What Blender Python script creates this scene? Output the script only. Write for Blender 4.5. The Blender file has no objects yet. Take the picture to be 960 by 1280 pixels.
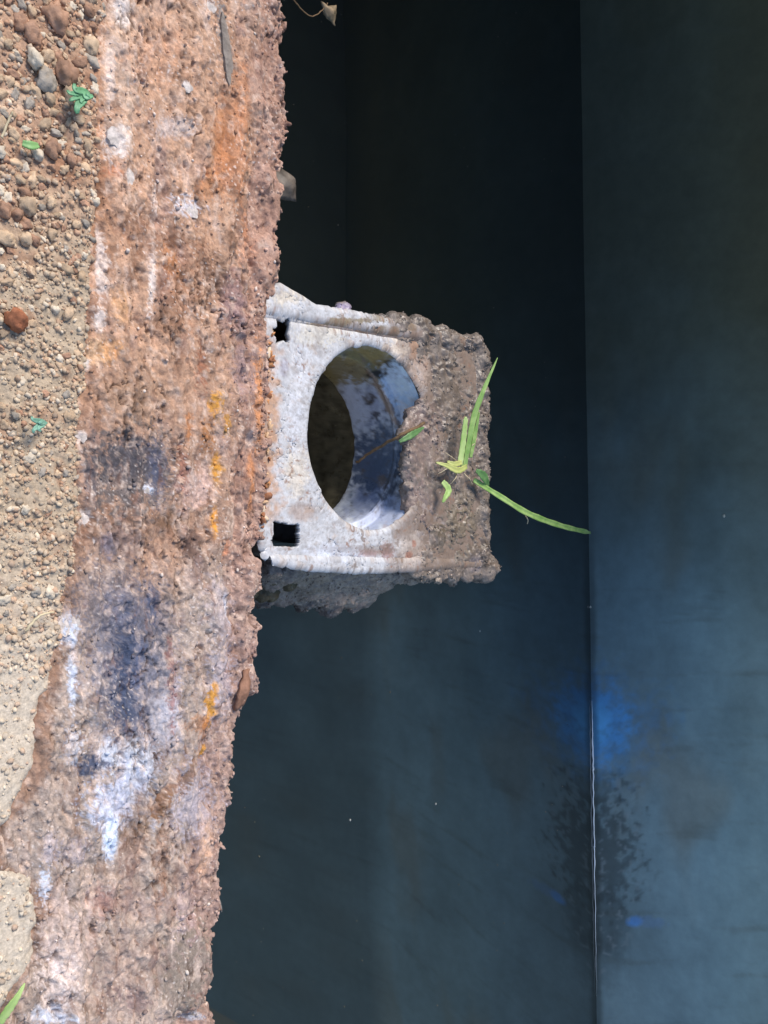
import bpy, bmesh, math, random
import numpy as np
from mathutils import Vector, Matrix, noise as mnoise

# ------------------------------------------------------------------ camera, light, exposure
PITCH = math.radians(40.0)
CAMZ = 0.33
FPX = 1100.0                       # focal length in photo pixels (960 x 1280)
S_, C_ = math.sin(PITCH), math.cos(PITCH)
sc = bpy.context.scene
COL = sc.collection
cam_d = bpy.data.cameras.new('camera')
cam = bpy.data.objects.new('camera', cam_d); COL.objects.link(cam)
cam_d.sensor_fit = 'VERTICAL'; cam_d.sensor_height = 36.0
cam_d.lens = FPX / 1280 * 36.0
cam_d.clip_start = 0.01; cam_d.clip_end = 200.0
# the phone is held sideways: picture-right is up in the world, picture-up is -X
R_ = Vector((0, S_, C_)); U_ = Vector((-1, 0, 0)); F_ = Vector((0, C_, -S_))
m = Matrix.Identity(4)
for i in range(3):
    m[i][0] = R_[i]; m[i][1] = U_[i]; m[i][2] = -F_[i]
m.translation = Vector((0, 0, CAMZ))
cam.matrix_world = m
sc.camera = cam

SUN_EL, SUN_AZ = math.radians(52), math.radians(-89)   # azimuth from +Y towards +X
world = bpy.data.worlds.new('World'); sc.world = world
world.use_nodes = True
wn = world.node_tree
sky = wn.nodes.new('ShaderNodeTexSky'); sky.sky_type = 'NISHITA'; sky.sun_disc = False
sky.sun_elevation = SUN_EL; sky.sun_rotation = SUN_AZ
sky.air_density = 1.0; sky.dust_density = 0.4; sky.ozone_density = 1.0
bg = wn.nodes['Background']; bg.inputs['Strength'].default_value = 0.125
wn.links.new(sky.outputs[0], bg.inputs[0])
sun_d = bpy.data.lights.new('sun', 'SUN'); sun_d.energy = 2.75; sun_d.angle = math.radians(28)
sun_d.color = (1.0, 0.91, 0.79)
sun = bpy.data.objects.new('sun', sun_d); COL.objects.link(sun)
sd = Vector((math.cos(SUN_EL)*math.sin(SUN_AZ), math.cos(SUN_EL)*math.cos(SUN_AZ), math.sin(SUN_EL)))
sun.rotation_euler = sd.to_track_quat('Z', 'Y').to_euler()
sun.location = sd * 3
vs = sc.view_settings
vs.view_transform = 'Standard'; vs.look = 'None'; vs.exposure = 0.85; vs.gamma = 1.0
vs.use_curve_mapping = False

# ------------------------------------------------------------------ helpers
rng = np.random.default_rng(7)
random.seed(7)
WATER_Z = -0.20
PLATE_Z = -0.012

def unp(px, py, z):
    """photo pixel -> point of the horizontal plane at height z"""
    a = (px - 480) / FPX; b = (py - 640) / FPX
    dz = -S_ + a * C_
    t = (z - CAMZ) / dz
    return Vector((b * t, t * (C_ + a * S_), z))
def unp_y(px, py, y):
    a = (px - 480) / FPX; b = (py - 640) / FPX
    t = y / (C_ + a * S_)
    return Vector((b * t, y, CAMZ + t * (-S_ + a * C_)))
def proj(X, Y, Z):
    Zr = Z - CAMZ
    t = Y * C_ - Zr * S_
    a = (Y * S_ + Zr * C_) / t
    return 480 + a * FPX, 640 + X / t * FPX

_perm = np.random.default_rng(3).permutation(4096)
_ga = np.random.default_rng(4).random(4096) * 2 * np.pi
_gx, _gy = np.cos(_ga), np.sin(_ga)
def perlin(x, y, seed=0):
    x = np.asarray(x, float) + seed * 17.31; y = np.asarray(y, float) + seed * 9.77
    xi = np.floor(x).astype(int); yi = np.floor(y).astype(int)
    xf = x - xi; yf = y - yi
    u = xf*xf*xf*(xf*(xf*6-15)+10); v = yf*yf*yf*(yf*(yf*6-15)+10)
    def g(ix, iy, dx, dy):
        h = _perm[(_perm[ix & 4095] + iy) & 4095]
        return _gx[h]*dx + _gy[h]*dy
    a = g(xi, yi, xf, yf); b = g(xi+1, yi, xf-1, yf)
    c = g(xi, yi+1, xf, yf-1); d = g(xi+1, yi+1, xf-1, yf-1)
    return ((a*(1-u)+b*u)*(1-v) + (c*(1-u)+d*u)*v) * 1.5
def fbm(x, y, seed=0, octs=4, gain=0.5):
    r = 0; amp = 1; f = 1; tot = 0
    for k in range(octs):
        r = r + amp * perlin(x*f, y*f, seed + k*3.1); tot += amp; amp *= gain; f *= 2.03
    return r / tot
def worley(x, y, seed=0):
    """distance to the nearest jittered cell point"""
    xi = np.floor(x).astype(int); yi = np.floor(y).astype(int)
    best = np.full(np.shape(x), 9.0)
    for dx in (-1, 0, 1):
        for dy in (-1, 0, 1):
            h = _perm[(_perm[(xi+dx+seed*37) & 4095] + yi+dy) & 4095]
            jx = (h % 64) / 64.0; jy = (h // 64) / 64.0
            best = np.minimum(best, np.hypot(xi+dx+jx-x, yi+dy+jy-y))
    return best
def sstep(a, b, x):
    t = np.clip((x - a) / (b - a), 0, 1); return t*t*(3-2*t)
def lin(c):
    c = np.asarray(c, float) / 255.0
    return np.where(c <= 0.04045, c/12.92, ((c+0.055)/1.055)**2.4)
def splat(col, u, v, lst, seed, warp=0.45, freq=0.07):
    """blend stains and painted tones (u, v, ru, rv, sRGB, strength[, shear]) with ragged edges into the albedo array"""
    n = fbm(u*freq, v*freq, seed, 4, 0.6); n2 = fbm(u*freq*4, v*freq*4, seed+5, 3, 0.6)
    for k, s in enumerate(lst):
        cu, cv, ru, rv, c, st = s[:6]
        sh = s[6] if len(s) > 6 else 0
        R = 1.3 + 2.2*warp + 0.4
        ix = np.nonzero((np.abs(v-cv) < rv*R) & (np.abs(u-cu-sh*(v-cv)) < ru*R))[0]
        if not len(ix): continue
        uu, vv_ = u[ix], v[ix]
        d = np.hypot((uu - cu - sh*(vv_-cv))/ru, (vv_ - cv)/rv)
        nn = n[ix]*np.cos(k*1.3) + n2[ix]*np.sin(k*1.3+0.8)
        mk = sstep(1.25, 0.55, d + warp*2*nn + 0.35*n2[ix]) * st
        col[ix] += (lin(c) - col[ix]) * mk[:, None]
    return col

def mesh_obj(name, verts, faces, mat, parent=None, smooth=True, col=None):
    me = bpy.data.meshes.new(name)
    if isinstance(faces, np.ndarray) and isinstance(verts, np.ndarray):
        nv, nf = len(verts), len(faces); k = faces.shape[1]
        me.vertices.add(nv); me.vertices.foreach_set('co', verts.astype(np.float32).ravel())
        me.loops.add(nf*k); me.loops.foreach_set('vertex_index', faces.astype(np.int32).ravel())
        me.polygons.add(nf)
        me.polygons.foreach_set('loop_start', np.arange(0, nf*k, k, dtype=np.int32))
        me.polygons.foreach_set('loop_total', np.full(nf, k, dtype=np.int32))
        me.update(calc_edges=True)
    else:
        me.from_pydata([tuple(v) for v in verts], [], [tuple(f) for f in faces]); me.update()
    if smooth:
        me.polygons.foreach_set('use_smooth', np.ones(len(me.polygons), dtype=bool))
    if col is not None: set_col(me, col)
    me.materials.append(mat)
    o = bpy.data.objects.new(name, me); COL.objects.link(o)
    if parent: o.parent = parent
    return o
def set_col(me, col):
    at = me.color_attributes.new('Col', 'FLOAT_COLOR', 'POINT')
    rgba = np.ones((len(me.vertices), 4), np.float32); rgba[:, :3] = np.clip(col, 0.002, 0.9)
    at.data.foreach_set('color', rgba.ravel())
def grid_faces(nu, nv, mask=None):
    i = np.arange(nu-1)[:, None]*nv + np.arange(nv-1)[None, :]
    f = np.stack([i, i+nv, i+nv+1, i+1], -1).reshape(-1, 4)
    return f if mask is None else f[mask.ravel()]
def tag(o, label=None, cat=None, group=None, kind=None):
    if label: o['label'] = label
    if cat: o['category'] = cat
    if group: o['group'] = group
    if kind: o['kind'] = kind
    return o
def empty(name, loc):
    o = bpy.data.objects.new(name, None); COL.objects.link(o); o.location = loc
    o.empty_display_size = 0.02
    return o
def keep_world(o, parent):
    o.parent = parent; o.matrix_parent_inverse = Matrix.Translation(-Vector(parent.location))

# ------------------------------------------------------------------ materials
def mat_new(name):
    mt = bpy.data.materials.new(name); mt.use_nodes = True
    return mt, mt.node_tree, mt.node_tree.nodes['Principled BSDF']
def mat_attr(name, rough=0.9, spec=0.3, bumps=((900, 0.35, 0.0006),), var=0.25, varscale=700, rough_var=0.0):
    """albedo from the painted mesh, fine grain and relief from noise"""
    mt, nt, bs = mat_new(name)
    N, L = nt.nodes, nt.links
    at = N.new('ShaderNodeAttribute'); at.attribute_name = 'Col'
    tc = N.new('ShaderNodeTexCoord')
    nz = N.new('ShaderNodeTexNoise'); nz.inputs['Scale'].default_value = varscale
    nz.inputs['Detail'].default_value = 4; nz.inputs['Roughness'].default_value = 0.65
    L.new(tc.outputs['Object'], nz.inputs['Vector'])
    mr = N.new('ShaderNodeMapRange'); mr.inputs[1].default_value = 0.25; mr.inputs[2].default_value = 0.75
    mr.inputs[3].default_value = 1-var; mr.inputs[4].default_value = 1+var
    L.new(nz.outputs['Fac'], mr.inputs[0])
    vm = N.new('ShaderNodeVectorMath'); vm.operation = 'SCALE'
    L.new(at.outputs['Color'], vm.inputs[0]); L.new(mr.outputs[0], vm.inputs['Scale'])
    L.new(vm.outputs[0], bs.inputs['Base Color'])
    bs.inputs['Roughness'].default_value = rough
    if rough_var:
        m2 = N.new('ShaderNodeMapRange'); m2.inputs[1].default_value = 0.35; m2.inputs[2].default_value = 0.65
        m2.inputs[3].default_value = rough-rough_var; m2.inputs[4].default_value = rough+rough_var
        n2 = N.new('ShaderNodeTexNoise'); n2.inputs['Scale'].default_value = 120
        L.new(tc.outputs['Object'], n2.inputs['Vector']); L.new(n2.outputs['Fac'], m2.inputs[0])
        L.new(m2.outputs[0], bs.inputs['Roughness'])
    bs.inputs['Specular IOR Level'].default_value = spec
    prev = None
    for scl, st, dist in bumps:
        nb = N.new('ShaderNodeTexNoise'); nb.inputs['Scale'].default_value = scl
        nb.inputs['Detail'].default_value = 3
        L.new(tc.outputs['Object'], nb.inputs['Vector'])
        bp = N.new('ShaderNodeBump'); bp.inputs['Strength'].default_value = st; bp.inputs['Distance'].default_value = dist
        L.new(nb.outputs['Fac'], bp.inputs['Height'])
        if prev: L.new(prev.outputs[0], bp.inputs['Normal'])
        prev = bp
    if prev: L.new(prev.outputs[0], bs.inputs['Normal'])
    return mt
def mat_plain(name, rgb, rough=0.8, spec=0.3, var=0.25, scale=300, rgb2=None, bump=0.0, bscale=900, trans=0.0, objrand=0.0):
    mt, nt, bs = mat_new(name)
    N, L = nt.nodes, nt.links
    tc = N.new('ShaderNodeTexCoord')
    nz = N.new('ShaderNodeTexNoise'); nz.inputs['Scale'].default_value = scale; nz.inputs['Detail'].default_value = 4
    L.new(tc.outputs['Object'], nz.inputs['Vector'])
    cr = N.new('ShaderNodeValToRGB')
    a = lin(rgb); b = lin(rgb2) if rgb2 is not None else a*(1-var)
    cr.color_ramp.elements[0].position = 0.35; cr.color_ramp.elements[1].position = 0.65
    cr.color_ramp.elements[0].color = (*b, 1); cr.color_ramp.elements[1].color = (*a, 1)
    L.new(nz.outputs['Fac'], cr.inputs[0])
    out = cr.outputs[0]
    if objrand:
        oi = N.new('ShaderNodeObjectInfo')
        mr = N.new('ShaderNodeMapRange'); mr.inputs[3].default_value = 1-objrand; mr.inputs[4].default_value = 1+objrand
        L.new(oi.outputs['Random'], mr.inputs[0])
        vm = N.new('ShaderNodeVectorMath'); vm.operation = 'SCALE'
        L.new(out, vm.inputs[0]); L.new(mr.outputs[0], vm.inputs['Scale']); out = vm.outputs[0]
    L.new(out, bs.inputs['Base Color'])
    bs.inputs['Roughness'].default_value = rough; bs.inputs['Specular IOR Level'].default_value = spec
    if bump:
        nb = N.new('ShaderNodeTexNoise'); nb.inputs['Scale'].default_value = bscale; nb.inputs['Detail'].default_value = 3
        L.new(tc.outputs['Object'], nb.inputs['Vector'])
        bp = N.new('ShaderNodeBump'); bp.inputs['Strength'].default_value = bump; bp.inputs['Distance'].default_value = 0.0006
        L.new(nb.outputs['Fac'], bp.inputs['Height']); L.new(bp.outputs[0], bs.inputs['Normal'])
    return mt

M_RIM = mat_attr('corroded_concrete', 0.85, 0.35, ((1700, 0.45, 0.0005), (600, 0.35, 0.0010)), 0.32, 900)
M_CRUMB = mat_attr('crumb', 0.85, 0.35, ((2500, 0.4, 0.0003),), 0.2, 1500)
M_SOIL = mat_attr('soil', 0.95, 0.2, ((1200, 0.5, 0.0006),), 0.3, 900)
M_WALL = mat_attr('wet_wall', 0.55, 0.3, ((60, 0.1, 0.002),), 0.12, 60)
M_PLATE = mat_attr('weathered_plastic', 0.5, 0.4, ((1100, 0.35, 0.0004), (300, 0.2, 0.0008)), 0.22, 420, 0.15)
M_MUD = mat_attr('wet_mud', 0.46, 0.45, ((900, 0.5, 0.0006), (260, 0.4, 0.0015)), 0.25, 500, 0.16)

mt, nt, bs = mat_new('murky_water'); M_WATER = mt
bs.inputs['Base Color'].default_value = (0.010, 0.015, 0.016, 1)
bs.inputs['Roughness'].default_value = 0.03
bs.inputs['IOR'].default_value = 2.2
bs.inputs['Specular IOR Level'].default_value = 1.0
nz = nt.nodes.new('ShaderNodeTexNoise'); nz.inputs['Scale'].default_value = 9; nz.inputs['Detail'].default_value = 1
tcw = nt.nodes.new('ShaderNodeTexCoord'); nt.links.new(tcw.outputs['Object'], nz.inputs['Vector'])
bp = nt.nodes.new('ShaderNodeBump'); bp.inputs['Strength'].default_value = 0.04; bp.inputs['Distance'].default_value = 0.004
nt.links.new(nz.outputs['Fac'], bp.inputs['Height']); nt.links.new(bp.outputs[0], bs.inputs['Normal'])

# ------------------------------------------------------------------ far tank wall, added shade slab, water
pA = unp(725, 0, WATER_Z); pB = unp(746, 1280, WATER_Z)
def wall_y(X):
    return pA.y + (X - pA.x) * (pB.y - pA.y) / (pB.x - pA.x)
WX0, WX1 = -0.95, 0.95
xs = np.linspace(WX0, WX1, 640); zs = np.concatenate([np.linspace(-0.26, 0.16, 130), np.linspace(0.2, 0.85, 10)])
Xg, Zg = np.meshgrid(xs, zs, indexing='ij')
Yg = wall_y(Xg) + 0.0014*fbm(Xg*6, Zg*6, 2, 2) + 0.0002*fbm(Xg*60, Zg*60, 8, 2)
X, Z, Y = Xg.ravel(), Zg.ravel(), Yg.ravel()
wpx, wpy = proj(X, Y, Z)
colw = np.tile(lin((120, 146, 154)), (len(X), 1))
colw *= (1 + 0.35*fbm(wpx*0.006, wpy*0.006, 31, 3))[:, None]
colw += (lin((120, 122, 112)) - colw) * (sstep(0.05, 0.5, fbm(wpx*0.01, wpy*0.004, 33, 3))*0.5)[:, None]
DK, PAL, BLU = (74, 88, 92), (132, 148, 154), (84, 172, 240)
st_w = [(742, 985, 40, 30, DK, 0.6), (752, 1065, 44, 70, DK, 0.8), (745, 1150, 40, 50, DK, 0.6), (750, 1205, 30, 30, DK, 0.3),
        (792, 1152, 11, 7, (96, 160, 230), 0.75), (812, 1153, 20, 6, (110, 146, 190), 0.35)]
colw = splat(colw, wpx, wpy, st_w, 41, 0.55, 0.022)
colw = splat(colw, wpx, wpy, [(738, 905, 92, 74, (92, 146, 190), .4), (738, 906, 52, 50, (88, 170, 238), .7), (736, 906, 26, 34, (110, 196, 252), .6)], 44, .16, .02)  # blue glow of the sky painted into the wall colour
# dull green-brown shade painted over one half of the wall
shade_half = sstep(1000, 330, wpy + 130*fbm(wpx*.007, wpy*.007, 43, 4, .6))
colw += (lin((76, 76, 58)) - colw) * (shade_half*.9)[:, None]
cl = fbm(wpx*.011, wpy*.007, 45, 5, .6)
colw *= (1 + .28*cl)[:, None]
drip = fbm(wpx*.006, wpy*.05, 46, 4, .6)
colw += (lin((84, 90, 84)) - colw) * (sstep(.15, .55, drip)*.3)[:, None]
# pale specks in and round the dark blotches
sp = fbm(wpx*0.09, wpy*0.09, 51, 3, 0.6)
reg = sstep(1.15, 0.8, np.hypot((wpx-742)/62, (wpy-1075)/165)) * sstep(945, 965, wpy)
colw += (lin(PAL)-colw) * (sstep(0.18, 0.36, sp)*reg*0.6)[:, None]
colw += (lin(DK)-colw) * (sstep(0.2, 0.32, fbm(wpx*0.10, wpy*0.10, 57, 2))*.7*sstep(1.1, 0.8, np.hypot((wpx-745)/50, (wpy-905)/45))*0.3)[:, None]
colw *= (1 - .5*sstep(.13, .22, Z))[:, None]      # upper courses painted darker to dim their reflection in the water
# tide mark just above the water
colw += (lin((50, 56, 54))-colw) * (sstep(0.012, 0.003, Z-WATER_Z + .004*fbm(wpy*.03, wpx*0, 47, 3))*0.6*sstep(560, 800, wpy))[:, None]
far_root = empty('tank_wall', (0.0, pA.y, -0.26))
tag(far_root, 'smooth dark grey wet tank wall with painted blue-glow patch and dark blotches, across the water', 'wall')
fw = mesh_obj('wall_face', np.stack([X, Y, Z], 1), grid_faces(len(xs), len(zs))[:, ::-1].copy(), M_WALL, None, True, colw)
keep_world(fw, far_root)
M_SLAB = mat_plain('dark_concrete', (136, 134, 124), 0.85, 0.2, 0.2, 14, bump=0.3, bscale=200)
def boxes(name, bxs, mat, bevel=0.003, seg=2):
    bm = bmesh.new()
    for (x0, y0, z0, x1, y1, z1) in bxs:
        r = bmesh.ops.create_cube(bm, size=1)
        bmesh.ops.scale(bm, vec=(x1-x0, y1-y0, z1-z0), verts=r['verts'])
        bmesh.ops.translate(bm, vec=((x0+x1)/2, (y0+y1)/2, (z0+z1)/2), verts=r['verts'])
    if bevel: bmesh.ops.bevel(bm, geom=bm.edges[:], offset=bevel, segments=seg, affect='EDGES')
    me = bpy.data.meshes.new(name); bm.to_mesh(me); bm.free(); me.materials.append(mat)
    o = bpy.data.objects.new(name, me); COL.objects.link(o); return o
yw = wall_y(0)
keep_world(boxes('wall_back', [(WX0-0.1, yw+0.09, -0.3, WX1+0.1, yw+0.22, 0.85)], M_SLAB), far_root)
keep_world(boxes('end_wall', [(WX0-0.10, 0.26, -0.3, WX0+0.004, yw+0.088, 0.62)], M_SLAB), far_root)
keep_world(boxes('end_wall', [(WX1-0.004, 0.26, -0.3, WX1+0.10, yw+0.088, 0.0)], M_SLAB), far_root)
keep_world(boxes('added_shade_slab', [(WX0-0.12, 0.60, 0.205, -0.06, yw-0.02, 0.28)], M_SLAB), far_root)  # unseen slab, added to shade the wall and water on one side

wv = [(-1.0, 0.20, WATER_Z), (1.0, 0.20, WATER_Z), (1.0, yw+0.15, WATER_Z), (-1.0, yw+0.15, WATER_Z)]
tag(mesh_obj('water', wv, [(0, 1, 2, 3)], M_WATER, smooth=False), kind='structure')

# ------------------------------------------------------------------ near tank wall: corroded rim
edge_px = [(352, -140), (352, 0), (356, 60), (351, 98), (357, 145), (354, 200), (347, 225), (342, 290), (344, 350), (339, 372), (334, 400),
           (335, 470), (332, 560), (328, 620), (323, 690), (321, 725), (318, 790), (317, 850), (308, 878), (294, 902), (292, 955), (284, 1020),
           (273, 1075), (271, 1130), (263, 1160), (258, 1220), (266, 1280), (262, 1420)]
ep = [unp(px, py, -0.007) for px, py in edge_px]
ex = np.array([p.x for p in ep]); ey = np.array([p.y for p in ep])
bnd_px = [(130, -140), (130, 0), (121, 60), (118, 130), (126, 200), (116, 300), (110, 420), (98, 540), (95, 620), (93, 700), (78, 770), (58, 850),
          (47, 900), (44, 960), (12, 1010), (-6, 1045), (4, 1080), (36, 1100), (47, 1150), (38, 1200), (16, 1235), (-10, 1280), (-30, 1420)]
bp_ = [unp(px, py, 0.0) for px, py in bnd_px]
bx = np.array([p.x for p in bp_]); by = np.array([p.y for p in bp_])
ox = np.argsort(bx); bx, by = bx[ox], by[ox]
ox = np.argsort(ex); ex, ey = ex[ox], ey[ox]

def edge_y(x):
    e = np.interp(x, ex, ey)
    mk = sstep(-.25, .3, fbm(x*22, x*0+8.8, 68, 2))
    e = e + mk*0.0020*fbm(x*150, x*0+13.3, 67, 4, .6) + 0.0034*fbm(x*60, x*0+3.3, 61, 3) + (.3+mk)*0.0012*np.abs(fbm(x*240, x*0+7.1, 62, 3, .65)) - .0008
    return e + 0.002*sstep(0.1, 0.4, perlin(x*150, x*0+1.7, 64)) - .0022*sstep(.2, .5, perlin(x*110, x*0+5.7, 65))
def bound_y(x):
    return np.interp(x, bx, by) + 0.003*fbm(x*60, x*0+2.2, 66, 4)

def rim_height(X, Y, E, B):
    px, py = proj(X, Y, 0*X)
    h = 0.0046*fbm(X*28, Y*50, 71, 4)
    # layers that run along the wall, as the concrete spalls
    h += 0.0020*fbm(X*9, Y*120, 73, 3)
    h += 0.0017*fbm(X*120, Y*160, 75, 4, 0.55)
    rd = 1-np.abs(fbm(X*75, Y*130, 85, 4, .6))*2.4; h += 0.0016*np.clip(rd, -1, 1)
    am = sstep(-.3, .3, fbm(X*30, Y*40, 86, 2))
    w = worley(X*420, Y*520, 1); h += 0.0006*(0.5-w)*am
    w2 = worley(X*150, Y*190, 2); h += 0.0006*(0.45-w2)*(1-am)*sstep(0, .5, fbm(X*50, Y*50, 88, 2))
    pit = fbm(X*60, Y*120, 87, 4, .65); h -= 0.0030*sstep(.25, .6, pit)
    # outer ledge spalled lower towards the tank
    h -= 0.005*sstep(0.030, 0.016, E-Y + 0.010*fbm(X*25, Y*25, 77, 3))
    h -= 0.003*sstep(0.012, 0.000, E-Y)
    cv = np.abs(fbm(px*0.035, py*0.011, 106, 4, .6)); cz = sstep(-.1, .3, fbm(px*.012, py*.008, 107, 3))
    h -= .0016*sstep(.06, .008, cv)*cz
    # smooth grey slab near the picture's bottom
    sm = sstep(1.15, 0.8, np.hypot((px-237)/33, (py-1215)/52) + 0.3*fbm(px*0.05, py*0.05, 78, 3))
    h = h*(1-0.75*sm) + 0.0015*sm
    sm2 = sstep(1.2, 0.7, np.hypot((px-160)/48, (py-592)/50) + 0.3*fbm(px*0.05, py*0.05, 79, 3))
    h = h*(1-0.5*sm2) - 0.001*sm2
    # caked smooth areas
    ck = sstep(.0, .35, fbm(X*32, Y*55, 89, 4)); h = h*(1-.5*ck) + .0008*ck
    # cracks
    c1 = np.abs(px - (212 - 0.32*(py-960)) + 14*fbm(py*0.03, px*0, 80, 3))
    h -= 0.0025*sstep(6, 1, c1)*sstep(930, 960, py)*sstep(1110, 1060, py)
    c2 = np.abs(px - 300 + 10*fbm(py*0.02, px*0.01, 82, 4))
    h -= 0.0018*sstep(7, 1, c2)*sstep(380, 430, py)
    # under the soil
    h -= 0.010*sstep(0.002, -0.014, Y-B + 0.004*fbm(X*120, Y*120, 83, 3))
    return h

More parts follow.
